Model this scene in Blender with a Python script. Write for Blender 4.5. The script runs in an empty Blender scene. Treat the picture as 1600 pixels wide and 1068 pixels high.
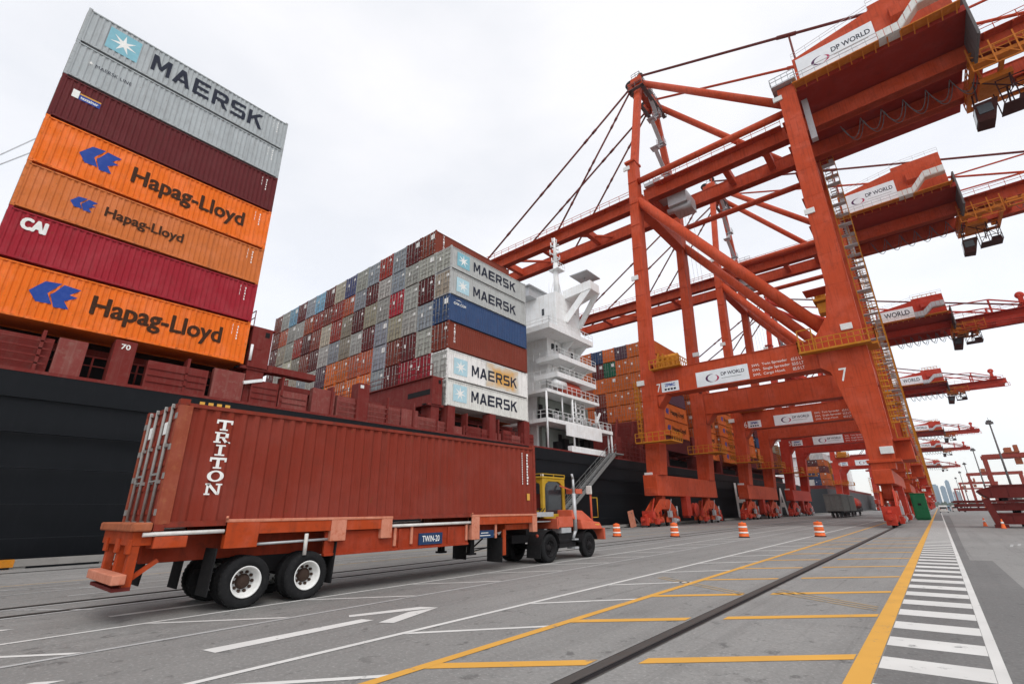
import bpy, bmesh, math, random
from mathutils import Vector, Matrix
random.seed(7)
R = math.radians
C = bpy.context.scene
COL = C.collection

# ------------------------------------------------------------------ camera
CAM_H = 1.85
cam_d = bpy.data.cameras.new('camera'); cam = bpy.data.objects.new('camera', cam_d); COL.objects.link(cam)
yw, pt, rl = 0.701578509, 0.342817163, -0.0114534354
fw = Vector((-math.sin(yw) * math.cos(pt), math.cos(yw) * math.cos(pt), math.sin(pt)))
ri = Vector((math.cos(yw), math.sin(yw), 0)); up = ri.cross(fw)
r2 = math.cos(rl) * ri + math.sin(rl) * up; u2 = -math.sin(rl) * ri + math.cos(rl) * up
m = Matrix((r2, u2, -fw)).transposed().to_4x4(); m.translation = (0, 0, CAM_H)
cam.matrix_world = m
cam_d.sensor_width = 36.0; cam_d.sensor_fit = 'HORIZONTAL'; cam_d.lens = 36.0 * 739.75 / 1600
cam_d.clip_start = 0.05; cam_d.clip_end = 30000
C.camera = cam

# ------------------------------------------------------------------ sky, sun, exposure
w = bpy.data.worlds.new('World'); C.world = w; w.use_nodes = True
nt = w.node_tree; nt.nodes.clear()
out = nt.nodes.new('ShaderNodeOutputWorld')
sky = nt.nodes.new('ShaderNodeTexSky'); sky.sky_type = 'NISHITA'; sky.sun_disc = False
SUN_EL, SUN_AZ = 52, 118            # degrees; azimuth measured clockwise from +Y
sky.sun_elevation = R(SUN_EL); sky.sun_rotation = R(SUN_AZ)
bg1 = nt.nodes.new('ShaderNodeBackground'); bg1.inputs[1].default_value = 0.05
nt.links.new(sky.outputs[0], bg1.inputs[0])
tc = nt.nodes.new('ShaderNodeTexCoord')
mp = nt.nodes.new('ShaderNodeMapping'); mp.inputs['Scale'].default_value = (1.0, 1.0, 2.6)
nz = nt.nodes.new('ShaderNodeTexNoise'); nz.inputs['Scale'].default_value = 1.7; nz.inputs['Detail'].default_value = 6
nz.inputs['Roughness'].default_value = 0.5
cr = nt.nodes.new('ShaderNodeValToRGB')
cr.color_ramp.elements[0].position = 0.40; cr.color_ramp.elements[0].color = (0.86, 0.855, 0.855, 1)
cr.color_ramp.elements[1].position = 0.62; cr.color_ramp.elements[1].color = (1.0, 0.975, 0.955, 1)
bg2 = nt.nodes.new('ShaderNodeBackground'); bg2.inputs[1].default_value = 0.965
add = nt.nodes.new('ShaderNodeAddShader')
nt.links.new(tc.outputs['Generated'], mp.inputs[0]); nt.links.new(mp.outputs[0], nz.inputs[0])
nt.links.new(nz.outputs[0], cr.inputs[0]); nt.links.new(cr.outputs[0], bg2.inputs[0])
nt.links.new(bg1.outputs[0], add.inputs[0]); nt.links.new(bg2.outputs[0], add.inputs[1]); nt.links.new(add.outputs[0], out.inputs[0])
sd = bpy.data.lights.new('sun', 'SUN'); sd.energy = 1.5; sd.angle = R(35); sd.color = (1.0, 0.965, 0.92)
so = bpy.data.objects.new('sun', sd); COL.objects.link(so)
sdir = Vector((math.sin(R(SUN_AZ)) * math.cos(R(SUN_EL)), math.cos(R(SUN_AZ)) * math.cos(R(SUN_EL)), math.sin(R(SUN_EL))))
so.rotation_euler = sdir.to_track_quat('Z', 'Y').to_euler(); so.location = (0, 0, 120)
C.view_settings.view_transform = 'Standard'; C.view_settings.look = 'None'
C.view_settings.exposure = 0.0; C.view_settings.gamma = 1.0
C.render.engine = 'CYCLES'
C.cycles.max_bounces = 5; C.cycles.diffuse_bounces = 3; C.cycles.glossy_bounces = 2; C.cycles.transmission_bounces = 2
C.cycles.volume_bounces = 0
C.cycles.use_denoising = True

# ------------------------------------------------------------------ materials
def paint(name, col, rough=0.5, dirt=0.35, dirt_col=(0.06, 0.045, 0.035), scale=1.3, streak=0.0, metal=0.0,
          objcol=False, rust=0.0, hband=None, bump=0.0, fine=0.0, spec=0.09):
    """painted steel with uneven fading, run-down streaks and rust spots"""
    mt = bpy.data.materials.new(name); mt.use_nodes = True
    n = mt.node_tree.nodes; l = mt.node_tree.links
    b = n['Principled BSDF']; b.inputs['Roughness'].default_value = rough; b.inputs['Metallic'].default_value = metal
    b.inputs['Specular IOR Level'].default_value = spec
    t = n.new('ShaderNodeTexCoord'); oi = n.new('ShaderNodeObjectInfo')
    va = n.new('ShaderNodeVectorMath'); va.operation = 'ADD'
    mu = n.new('ShaderNodeMath'); mu.operation = 'MULTIPLY'; mu.inputs[1].default_value = 137.0
    l.new(oi.outputs['Random'], mu.inputs[0]); l.new(t.outputs['Object'], va.inputs[0]); l.new(mu.outputs[0], va.inputs[1])
    if objcol: src = oi.outputs['Color']
    else:
        rg = n.new('ShaderNodeRGB'); rg.outputs[0].default_value = (*col, 1); src = rg.outputs[0]
    def noise(sc, det, vec):
        q = n.new('ShaderNodeTexNoise'); q.inputs['Scale'].default_value = sc; q.inputs['Detail'].default_value = det
        q.inputs['Roughness'].default_value = 0.62; l.new(vec, q.inputs['Vector']); return q.outputs[0]
    def ramp(v, a, c):
        q = n.new('ShaderNodeMapRange'); q.inputs[1].default_value = a; q.inputs[2].default_value = c; l.new(v, q.inputs[0]); return q.outputs[0]
    def mix(fac, A, Bc, k=1.0, mode='MIX'):
        q = n.new('ShaderNodeMix'); q.data_type = 'RGBA'; q.blend_type = mode
        f = n.new('ShaderNodeMath'); f.operation = 'MULTIPLY'; f.inputs[1].default_value = k; l.new(fac, f.inputs[0]); l.new(f.outputs[0], q.inputs[0])
        l.new(A, q.inputs[6])
        if isinstance(Bc, tuple): q.inputs[7].default_value = (*Bc, 1)
        else: l.new(Bc, q.inputs[7])
        return q.outputs[2]
    base = noise(scale, 5, va.outputs[0])
    hs = n.new('ShaderNodeHueSaturation'); hs.inputs['Value'].default_value = 1.18; hs.inputs['Saturation'].default_value = 0.93; l.new(src, hs.inputs['Color'])
    c = mix(ramp(base, 0.45, 0.75), src, hs.outputs[0], 0.8)
    c = mix(ramp(noise(scale * 2.7, 6, va.outputs[0]), 0.52, 0.80), c, dirt_col, dirt)
    if streak:
        mpn = n.new('ShaderNodeMapping'); mpn.inputs['Scale'].default_value = (5.5, 5.5, 0.25); l.new(va.outputs[0], mpn.inputs[0])
        c = mix(ramp(noise(1.0, 4, mpn.outputs[0]), 0.5, 0.78), c, dirt_col, streak)
    if hband:
        mpn = n.new('ShaderNodeMapping'); mpn.inputs['Scale'].default_value = (.05, .035, .75); l.new(t.outputs['Object'], mpn.inputs[0])
        c = mix(ramp(noise(1.0, 4, mpn.outputs[0]), 0.42, 0.70), c, hband, 1.0)
    if rust:
        c = mix(ramp(noise(scale * 9, 3, va.outputs[0]), 0.66, 0.74), c, (0.16, 0.055, 0.02), rust)
    l.new(c, b.inputs['Base Color'])
    rr = n.new('ShaderNodeMapRange'); rr.inputs[3].default_value = rough - 0.1; rr.inputs[4].default_value = min(1, rough + 0.2)
    l.new(base, rr.inputs[0]); l.new(rr.outputs[0], b.inputs['Roughness'])
    if bump:
        bp = n.new('ShaderNodeBump'); bp.inputs['Strength'].default_value = bump; bp.inputs['Distance'].default_value = 0.02
        l.new(noise(fine or scale * 12, 4, va.outputs[0]), bp.inputs['Height']); l.new(bp.outputs[0], b.inputs['Normal'])
    return mt

M = {}
M['box'] = paint('container_paint', (1, 1, 1), 0.52, 0.20, (0.07, 0.04, 0.03), 0.7, streak=0.26, objcol=True, rust=0.6)
M['boxrail'] = paint('container_frame_paint', (1, 1, 1), 0.6, 0.75, (0.055, 0.035, 0.028), 2.2, streak=0.45, objcol=True, rust=0.9)  # dirt and rust, kept heavy to paint in the shadow lines between boxes
M['boxfit'] = paint('container_fittings', (0.29, 0.285, 0.27), 0.5, 0.5, (0.12, 0.09, 0.07), 3, metal=0.2, rust=0.6)
M['dark'] = paint('dark_steel', (0.016, 0.015, 0.016), 0.6, 0.3, (0.05, 0.04, 0.035), 2)
M['rubber'] = paint('tyre_rubber', (0.017, 0.017, 0.018), 0.8, 0.5, (0.05, 0.047, 0.043), 4, bump=0.2)
M['white'] = paint('white_paint', (0.66, 0.65, 0.62), 0.5, 0.45, (0.36, 0.24, 0.18), 2.5, streak=0.3, rust=.4)
M['rim'] = paint('wheel_rim_paint', (0.74, 0.74, 0.72), 0.4, 0.35, (0.3, 0.25, 0.2), 6)
M['shipwhite'] = paint('ship_white_paint', (0.77, 0.78, 0.78), 0.5, 0.35, (0.50, 0.43, 0.34), 0.5, streak=0.38, rust=.25)
M['hubrust'] = paint('dirty_hub', (0.05, 0.032, 0.025), 0.6, 0.5, (0.10, 0.07, 0.05), 8, rust=0.5)
M['crane'] = paint('crane_red_paint', (0.49, 0.066, 0.022), 0.5, 0.5, (0.16, 0.026, 0.014), 0.45, streak=0.6, rust=0.5, spec=.11)
M['crane2'] = paint('crane_bright_red_paint', (0.46, 0.040, 0.020), 0.5, 0.45, (0.17, 0.024, 0.016), 0.5, streak=0.4, rust=0.3)
M['yellow'] = paint('safety_yellow_paint', (0.50, 0.19, 0.016), 0.5, 0.6, (0.26, 0.12, 0.03), 2.5, rust=0.3)
M['trolley'] = paint('trolley_orange_yellow', (0.55, 0.17, 0.02), 0.5, 0.5, (0.30, 0.06, 0.02), 1.5, rust=0.4)
M['cabdark'] = paint('dark_maroon_steel', (0.055, 0.018, 0.016), 0.6, 0.4, (0.10, 0.05, 0.04), 2, rust=.3)
M['shadered'] = paint('shaded_underside_red', (0.27, 0.022, 0.012), 0.6, 0.5, (0.08, 0.015, 0.012), 0.4, streak=.3)  # crane red darkened, the shade under the house is put into the colour
M['cabyellow'] = paint('cab_yellow_paint', (0.47, 0.285, 0.022), 0.5, 0.35, (0.22, 0.13, 0.03), 3, rust=0.3)
M['galv'] = paint('galvanised_steel', (0.46, 0.47, 0.48), 0.42, 0.4, (0.2, 0.19, 0.18), 2.5, metal=0.4)
M['gangway'] = paint('dull_aluminium', (0.22, 0.225, 0.22), 0.5, 0.5, (0.12, 0.11, 0.10), 2, metal=.2)
M['cable'] = paint('dark_red_cable', (0.15, 0.04, 0.035), 0.6, 0.3, scale=2)
M['wire'] = paint('grey_wire', (0.13, 0.12, 0.12), 0.6, 0.3, scale=2)
M['trailer'] = paint('trailer_orange_paint', (0.41, 0.058, 0.015), 0.5, 0.65, (0.15, 0.035, 0.018), 2.2, streak=0.5, rust=0.6)
M['scuffed'] = paint('scuffed_pink_primer', (0.56, 0.22, 0.14), 0.6, 0.8, (0.42, 0.075, 0.025), 3.2, streak=.4, rust=0.7)
M['tractor'] = paint('tractor_orange_paint', (0.52, 0.10, 0.05), 0.45, 0.4, (0.25, 0.09, 0.05), 2.5, rust=0.3)
M['deckred'] = paint('deck_maroon_paint', (0.165, 0.024, 0.020), 0.55, 0.5, (0.20, 0.09, 0.075), 0.8, streak=0.4, rust=0.25)
M['trailerdirtyshade'] = paint('grimy_shaded_trailer_paint', (0.26, 0.032, 0.012), 0.6, 0.7, (0.06, 0.02, 0.012), 1.8, streak=0.5, rust=0.5)  # trailer paint with grime, darkened as well for the shade under the load
M['trailerbelly'] = paint('shaded_girder_red', (0.32, 0.040, 0.014), 0.55, 0.6, (0.10, 0.025, 0.014), 2.0, streak=0.5, rust=0.5)  # trailer red deepened, the belly's shade is in the colour
M['rusty'] = paint('rusty_orange_steel', (0.36, 0.11, 0.05), 0.65, 0.7, (0.14, 0.045, 0.03), 3, streak=.5, rust=0.8)
M['rustpost'] = paint('rusty_brown_post', (0.27, 0.062, 0.034), 0.65, 0.7, (0.36, 0.13, 0.06), 3, streak=.5, rust=0.8)
M['deckdull'] = paint('weathered_deck_maroon', (0.215, 0.05, 0.043), 0.6, 0.65, (0.27, 0.16, 0.13), 1.4, streak=0.5, rust=0.3)
M['hull'] = paint('black_hull_paint', (0.0085, 0.010, 0.0125), 0.5, 0.3, (0.022, 0.024, 0.028), 0.12, streak=0.3, spec=0.16, hband=(.0115, .0132, .016))
M['glass'] = paint('dark_glass', (0.02, 0.025, 0.03), 0.12, 0.1, scale=1, spec=0.6)
M['ink'] = paint('dark_lettering', (0.024, 0.028, 0.045), 0.55, 0.15, (0.2, 0.2, 0.2), 3)
M['brown'] = paint('brown_black_lettering', (0.05, 0.022, 0.012), 0.55, 0.2, (0.4, 0.13, 0.03), 3)
M['blue'] = paint('emblem_blue', (0.025, 0.065, 0.30), 0.5, 0.15, (0.1, 0.1, 0.2), 3)
M['skyblue'] = paint('pale_blue_square', (0.22, 0.46, 0.54), 0.5, 0.2, (0.4, 0.42, 0.43), 2.5)
M['paleblue'] = paint('faded_blue_square', (0.42, 0.62, 0.69), 0.5, 0.35, (0.62, 0.62, 0.58), 2.5)
M['letterwhite'] = paint('white_lettering', (0.80, 0.80, 0.77), 0.5, 0.2, (0.45, 0.2, 0.15), 4)
M['signwhite'] = paint('sign_white', (0.76, 0.78, 0.80), 0.45, 0.12, (0.5, 0.48, 0.45), 1)
M['purple'] = paint('sign_purple', (0.09, 0.03, 0.09), 0.5, 0.1, scale=1)
M['magenta'] = paint('sign_magenta', (0.42, 0.03, 0.10), 0.5, 0.1, scale=1)
M['lamp'] = paint('lamp_housing', (0.70, 0.70, 0.68), 0.35, 0.2, (0.4, 0.4, 0.4), 4)
M['signblue'] = paint('blue_sign', (0.02, 0.045, 0.11), 0.5, 0.2, scale=3)
M['green'] = paint('green_cabinet_paint', (0.02, 0.145, 0.06), 0.5, 0.3, (0.03, 0.08, 0.04), 2, streak=0.3)
M['orangebox'] = paint('lifeboat_orange', (0.45, 0.07, 0.04), 0.45, 0.2, scale=2)
M['drum'] = paint('drum_orange', (0.75, 0.14, 0.035), 0.5, 0.25, (0.4, 0.12, 0.05), 5)
M['wagon'] = paint('wagon_grey_paint', (0.20, 0.205, 0.195), 0.6, 0.5, (0.09, 0.08, 0.07), 1.2, streak=0.5, rust=0.3)
M['lookred'] = paint('yard_red_paint', (0.135, 0.022, 0.019), 0.55, 0.45, (0.10, 0.03, 0.025), 1.2, streak=0.4, rust=0.4)
M['rtgred'] = paint('faded_gantry_red', (0.30, 0.055, 0.038), 0.55, 0.4, (0.14, 0.04, 0.03), 0.5, streak=0.3)
M['concrete'] = paint('quay_concrete', (0.25, 0.24, 0.225), 0.85, 0.4, (0.12, 0.11, 0.10), 1, bump=0.3)
M['tower1'] = paint('tower_glass_blue', (0.20, 0.30, 0.38), 0.4, 0.15, (0.1, 0.1, 0.12), 0.05)
M['tower2'] = paint('tower_concrete', (0.34, 0.35, 0.36), 0.7, 0.15, (0.2, 0.2, 0.2), 0.05)
M['tower3'] = paint('tower_band_blue_grey', (0.30, 0.38, 0.44), 0.6, 0.1, scale=0.05)
M['foliage'] = paint('distant_tree_green', (0.05, 0.075, 0.04), 0.9, 0.4, (0.02, 0.03, 0.02), 0.02)

def ground_mat(name, base, dark, grain=9.0, patch=0.12, streaks=0.5, crack=0.5):
    mt = bpy.data.materials.new(name); mt.use_nodes = True
    n = mt.node_tree.nodes; l = mt.node_tree.links; b = n['Principled BSDF']
    b.inputs['Roughness'].default_value = 0.72; b.inputs['Specular IOR Level'].default_value = 0.5
    t = n.new('ShaderNodeTexCoord')
    def noise(sc, det=6, stretch=None, rough=0.6):
        q = n.new('ShaderNodeTexNoise'); q.inputs['Scale'].default_value = sc; q.inputs['Detail'].default_value = det; q.inputs['Roughness'].default_value = rough
        if stretch:
            mpn = n.new('ShaderNodeMapping'); mpn.inputs['Scale'].default_value = stretch; l.new(t.outputs['Object'], mpn.inputs[0]); l.new(mpn.outputs[0], q.inputs[0])
        else: l.new(t.outputs['Object'], q.inputs[0])
        return q.outputs[0]
    def rng(v, a, c):
        q = n.new('ShaderNodeMapRange'); q.inputs[1].default_value = a; q.inputs[2].default_value = c; l.new(v, q.inputs[0]); return q.outputs[0]
    def mix(f, A, Bc, k):
        q = n.new('ShaderNodeMix'); q.data_type = 'RGBA'
        mm = n.new('ShaderNodeMath'); mm.operation = 'MULTIPLY'; mm.inputs[1].default_value = k; l.new(f, mm.inputs[0]); l.new(mm.outputs[0], q.inputs[0])
        if isinstance(A, tuple): q.inputs[6].default_value = (*A, 1)
        else: l.new(A, q.inputs[6])
        q.inputs[7].default_value = (*Bc, 1); return q.outputs[2]
    c = mix(rng(noise(patch, 4), 0.38, 0.66), base, tuple(x * 0.74 for x in base), 1.0)
    c = mix(rng(noise(1.1, 6), 0.5, 0.75), c, dark, 0.28)
    c = mix(rng(noise(1.0, 5, (1.6, 0.035, 1)), 0.50, 0.70), c, dark, streaks)
    c = mix(rng(noise(1.0, 3, (4.5, 0.05, 1)), 0.60, 0.68), c, tuple(x * .9 for x in dark), .45)
    c = mix(rng(noise(0.9, 3, (1.0, 0.30, 1)), 0.67, 0.72), c, tuple(x * 0.8 for x in dark), 0.5)
    c = mix(rng(noise(3.1, 4, (1.0, 0.7, 1)), 0.61, 0.67), c, tuple(x * 0.62 for x in dark), 0.75)
    c = mix(rng(noise(0.45, 2, (1.0, 0.4, 1)), 0.68, 0.76), c, tuple(x * 0.75 for x in dark), 0.6)
    c = mix(rng(noise(2.6, 8, None, 0.75), 0.48, 0.62), c, tuple(x * 0.80 for x in base), 0.55)
    c = mix(rng(noise(grain * 1.6, 5, None, 0.75), 0.48, 0.64), c, tuple(x * 0.55 for x in base), 0.55)
    c = mix(rng(noise(grain * 2.2, 4, None, 0.7), 0.54, 0.66), c, tuple(min(1, x * 1.5) for x in base), 0.5)
    if crack:
        v = n.new('ShaderNodeTexVoronoi'); v.feature = 'DISTANCE_TO_EDGE'; v.inputs['Scale'].default_value = 0.16
        wv = n.new('ShaderNodeVectorMath'); wv.operation = 'ADD'
        q = n.new('ShaderNodeTexNoise'); q.inputs['Scale'].default_value = 0.8; l.new(t.outputs['Object'], q.inputs[0])
        l.new(t.outputs['Object'], wv.inputs[0]); l.new(q.outputs['Color'], wv.inputs[1]); l.new(wv.outputs[0], v.inputs[0])
        q2 = n.new('ShaderNodeMapRange'); q2.inputs[1].default_value = 0.0; q2.inputs[2].default_value = 0.0045; q2.inputs[3].default_value = 1; q2.inputs[4].default_value = 0
        l.new(v.outputs[0], q2.inputs[0]); c = mix(q2.outputs[0], c, tuple(x * 0.7 for x in dark), crack)
    l.new(c, b.inputs['Base Color'])
    bp = n.new('ShaderNodeBump'); bp.inputs['Strength'].default_value = 0.25; bp.inputs['Distance'].default_value = 0.006
    l.new(noise(grain * 9, 3), bp.inputs['Height']); l.new(bp.outputs[0], b.inputs['Normal'])
    return mt
M['ground'] = ground_mat('quay_asphalt', (0.268, 0.263, 0.250), (0.130, 0.128, 0.122), crack=.12)
M['asphalt2'] = ground_mat('dark_asphalt', (0.165, 0.163, 0.157), (0.10, 0.099, 0.096), crack=0.1)
M['pale'] = ground_mat('pale_concrete', (0.30, 0.296, 0.283), (0.15, 0.15, 0.145), crack=0.1)

def worn(name, col, under=(0.17, 0.17, 0.165), wear=0.6):
    """road paint worn through to the asphalt in patches"""
    mt = bpy.data.materials.new(name); mt.use_nodes = True
    n = mt.node_tree.nodes; l = mt.node_tree.links; b = n['Principled BSDF']; b.inputs['Roughness'].default_value = 0.75
    t = n.new('ShaderNodeTexCoord')
    q = n.new('ShaderNodeTexNoise'); q.inputs['Scale'].default_value = 3.2; q.inputs['Detail'].default_value = 8; q.inputs['Roughness'].default_value = 0.72
    l.new(t.outputs['Object'], q.inputs[0])
    mr = n.new('ShaderNodeMapRange'); mr.inputs[1].default_value = wear; mr.inputs[2].default_value = wear + 0.10; l.new(q.outputs[0], mr.inputs[0])
    g = n.new('ShaderNodeTexNoise'); g.inputs['Scale'].default_value = 0.9; g.inputs['Detail'].default_value = 4; l.new(t.outputs['Object'], g.inputs[0])
    x0 = n.new('ShaderNodeMix'); x0.data_type = 'RGBA'; l.new(g.outputs[0], x0.inputs[0])
    x0.inputs[6].default_value = (*[c * 1.05 for c in col], 1); x0.inputs[7].default_value = (*[c * 0.72 for c in col], 1)
    x = n.new('ShaderNodeMix'); x.data_type = 'RGBA'; l.new(mr.outputs[0], x.inputs[0]); l.new(x0.outputs[2], x.inputs[6]); x.inputs[7].default_value = (*under, 1)
    l.new(x.outputs[2], b.inputs['Base Color']); return mt
M['ln_yellow'] = worn('yellow_road_paint', (0.72, 0.37, 0.055), wear=0.60)
M['ln_white'] = worn('white_road_paint', (0.70, 0.69, 0.66), wear=0.60)
M['ln_faint'] = worn('worn_white_road_paint', (0.46, 0.46, 0.45), wear=0.56)
M['ln_dull'] = worn('worn_yellow_road_paint', (0.42, 0.30, 0.16), wear=0.54)

# ------------------------------------------------------------------ mesh helpers
class MB:
    """collects boxes, beams and tubes and links them as ONE mesh object"""
    def __init__(s, org=(0, 0, 0)):
        s.v = []; s.f = []; s.mi = []; s.sm = []; s.o = Vector(org); s.m = 0
    def add(s, vs, fs, smooth=False):
        b = len(s.v); s.v += [Vector(p) for p in vs]
        for f in fs: s.f.append([b + i for i in f]); s.mi.append(s.m); s.sm.append(smooth)
    def box(s, x0, x1, y0, y1, z0, z1):
        if x0 > x1: x0, x1 = x1, x0
        if y0 > y1: y0, y1 = y1, y0
        if z0 > z1: z0, z1 = z1, z0
        s.add([(x0, y0, z0), (x1, y0, z0), (x1, y1, z0), (x0, y1, z0), (x0, y0, z1), (x1, y0, z1), (x1, y1, z1), (x0, y1, z1)],
              [(0, 3, 2, 1), (4, 5, 6, 7), (0, 1, 5, 4), (1, 2, 6, 5), (2, 3, 7, 6), (3, 0, 4, 7)]); return s
    def hexa(s, a, b):
        """a, b: lower and upper rings of four points"""
        s.add(list(a) + list(b), [(0, 3, 2, 1), (4, 5, 6, 7), (0, 1, 5, 4), (1, 2, 6, 5), (2, 3, 7, 6), (3, 0, 4, 7)]); return s
    def beam(s, p, q, w, h=None, upv=(0, 0, 1), w2=None, h2=None):
        p = Vector(p); q = Vector(q); h = h or w; d = (q - p).normalized(); u = Vector(upv)
        if abs(d.dot(u)) > 0.98: u = Vector((0, 1, 0))
        a = d.cross(u).normalized(); c = a.cross(d)
        def ring(o, ww, hh): return [o - a * ww / 2 - c * hh / 2, o + a * ww / 2 - c * hh / 2, o + a * ww / 2 + c * hh / 2, o - a * ww / 2 + c * hh / 2]
        return s.hexa(ring(p, w, h), ring(q, w2 or w, h2 or h))
    def tube(s, p, q, r, n=10, rb=None, caps=True):
        p = Vector(p); q = Vector(q); d = (q - p).normalized(); u = Vector((0, 0, 1))
        if abs(d.dot(u)) > 0.98: u = Vector((0, 1, 0))
        a = d.cross(u).normalized(); c = a.cross(d); rb = r if rb is None else rb
        vs = [p + (a * math.cos(2 * math.pi * i / n) + c * math.sin(2 * math.pi * i / n)) * r for i in range(n)] + \
             [q + (a * math.cos(2 * math.pi * i / n) + c * math.sin(2 * math.pi * i / n)) * rb for i in range(n)]
        b = len(s.v); s.add(vs, [(i, (i + 1) % n, n + (i + 1) % n, n + i) for i in range(n)], True)
        if caps: s.f += [[b + i for i in reversed(range(n))], [b + n + i for i in range(n)]]; s.mi += [s.m] * 2; s.sm += [False] * 2
        return s
    def path(s, pts, r, n=6):
        for a, b in zip(pts, pts[1:]): s.tube(a, b, r, n)
        return s
    def prism(s, poly, fix, a, b):
        """poly: 2-D outline in the plane normal to axis fix (0,1,2), extruded from a to b"""
        def P(u, v, k): return (k, u, v) if fix == 0 else ((u, k, v) if fix == 1 else (u, v, k))
        n = len(poly); s.add([P(u, v, a) for u, v in poly] + [P(u, v, b) for u, v in poly],
                             [list(reversed(range(n))), [n + i for i in range(n)]] + [(i, (i + 1) % n, n + (i + 1) % n, n + i) for i in range(n)]); return s
    def lathe(s, prof, c, axis=0, n=24):
        """prof: (offset along axis, radius)"""
        c = Vector(c); k = len(prof); vs = []
        for i in range(n):
            t = 2 * math.pi * i / n
            for o, r in prof:
                p = [0, 0, 0]; p[axis] = o; p[(axis + 1) % 3] = r * math.cos(t); p[(axis + 2) % 3] = r * math.sin(t); vs.append(c + Vector(p))
        s.add(vs, [(i * k + j, ((i + 1) % n) * k + j, ((i + 1) % n) * k + j + 1, i * k + j + 1) for i in range(n) for j in range(k - 1)], True); return s
    def rail(s, pts, h=1.1, step=1.5, r=0.03, mid=True):
        """hand-rail: posts, top bar and knee bar along a polyline"""
        for a, b in zip(pts, pts[1:]):
            a = Vector(a); b = Vector(b); n = max(1, int(round((b - a).length / step)))
            for i in range(n + 1):
                p = a.lerp(b, i / n); s.beam(p, p + Vector((0, 0, h)), r * 1.6)
            for z in ((h, h * 0.55) if mid else (h,)): s.beam(a + Vector((0, 0, z)), b + Vector((0, 0, z)), r * 1.6)
        return s
    def build(s, name, mat, parent=None, bevel=0.0, col=None):
        me = bpy.data.meshes.new(name); o = s.o
        me.from_pydata([p - o for p in s.v], [], s.f)
        for q in (mat if isinstance(mat, (list, tuple)) else [mat]): me.materials.append(q)
        for p, i, sm in zip(me.polygons, s.mi, s.sm): p.material_index = i; p.use_smooth = sm
        bm = bmesh.new(); bm.from_mesh(me); bmesh.ops.recalc_face_normals(bm, faces=bm.faces); bm.to_mesh(me); bm.free()
        ob = bpy.data.objects.new(name, me); COL.objects.link(ob)
        if parent: ob.parent = parent
        else: ob.location = o
        if bevel:
            b = ob.modifiers.new('bevel', 'BEVEL'); b.width = bevel; b.segments = 2; b.limit_method = 'ANGLE'
        if col: ob.color = (*col, 1)
        return ob

def tag(o, label=None, cat=None, group=None, kind=None):
    for k, v in (('label', label), ('category', cat), ('group', group), ('kind', kind)):
        if v: o[k] = v
    return o
def empty(name, loc, label, cat, group=None, rz=0.0):
    o = bpy.data.objects.new(name, None); COL.objects.link(o); o.location = loc; o.rotation_euler[2] = rz; o.empty_display_size = 0.2
    return tag(o, label, cat, group)
def copy_tree(o, parent=None):
    c = o.copy(); COL.objects.link(c)
    if parent: c.parent = parent; c.matrix_parent_inverse = o.matrix_parent_inverse.copy()
    for ch in list(o.children): copy_tree(ch, c)
    return c

# ------------------------------------------------------------------ lettering
_tc = {}
def text_mesh(s, bold, fine=3):
    k = (s, bold)
    if k not in _tc:
        cu = bpy.data.curves.new('lettering', 'FONT'); cu.body = s; cu.offset = bold; cu.resolution_u = fine; cu.fill_mode = 'FRONT'
        ob = bpy.data.objects.new('lettering', cu); COL.objects.link(ob)
        dg = bpy.context.evaluated_depsgraph_get(); dg.update()
        me = bpy.data.meshes.new_from_object(ob.evaluated_get(dg)); bpy.data.objects.remove(ob)
        vs = [v.co.copy() for v in me.vertices]; fs = [list(p.vertices) for p in me.polygons]
        x0 = min(v.x for v in vs); x1 = max(v.x for v in vs); y0 = min(v.y for v in vs); y1 = max(v.y for v in vs)
        _tc[k] = ([((v.x - x0) / (x1 - x0), (v.y - y0) / (y1 - y0)) for v in vs], fs); bpy.data.meshes.remove(me)
    return _tc[k]
def flat(name, verts2, faces, mat, parent, o, right, upv, wd, ht, org=(0, 0, 0)):
    """flat marks laid on a real surface: unit coordinates scaled to wd x ht at corner o"""
    o = Vector(o) - Vector(org); right = Vector(right); upv = Vector(upv)
    me = bpy.data.meshes.new(name); me.from_pydata([o + right * u * wd + upv * v * ht for u, v in verts2], [], faces); me.materials.append(mat)
    ob = bpy.data.objects.new(name, me); COL.objects.link(ob); ob.parent = parent; return ob
def text(s, mat, parent, o, right, upv, wd, ht, bold=0.02, org=(0, 0, 0), name='lettering', heavy=0.0):
    """heavy thickens the strokes (metres): shifted copies a millimetre apart"""
    vs, fs = text_mesh(s, bold)
    if not heavy: return flat(name, vs, fs, mat, parent, o, right, upv, wd, ht, org)
    o = Vector(o) - Vector(org); right = Vector(right); upv = Vector(upv); nr = right.cross(upv); V = []; F = []
    for i, (dx, dy) in enumerate(((0, 0), (-1, 0), (1, 0), (0, -.8), (0, .8), (-.7, -.6), (.7, .6), (.7, -.6), (-.7, .6))):
        b = len(V); V += [o + right * (u * wd + dx * heavy) + upv * (v * ht + dy * heavy) + nr * (.0012 * i) for u, v in vs]; F += [[b + k for k in f] for f in fs]
    me = bpy.data.meshes.new(name); me.from_pydata(V, [], F); me.materials.append(mat)
    ob = bpy.data.objects.new(name, me); COL.objects.link(ob); ob.parent = parent; return ob
def bar_(a, b, c, d): return [(a, b), (c, b), (c, d), (a, d)]
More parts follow.
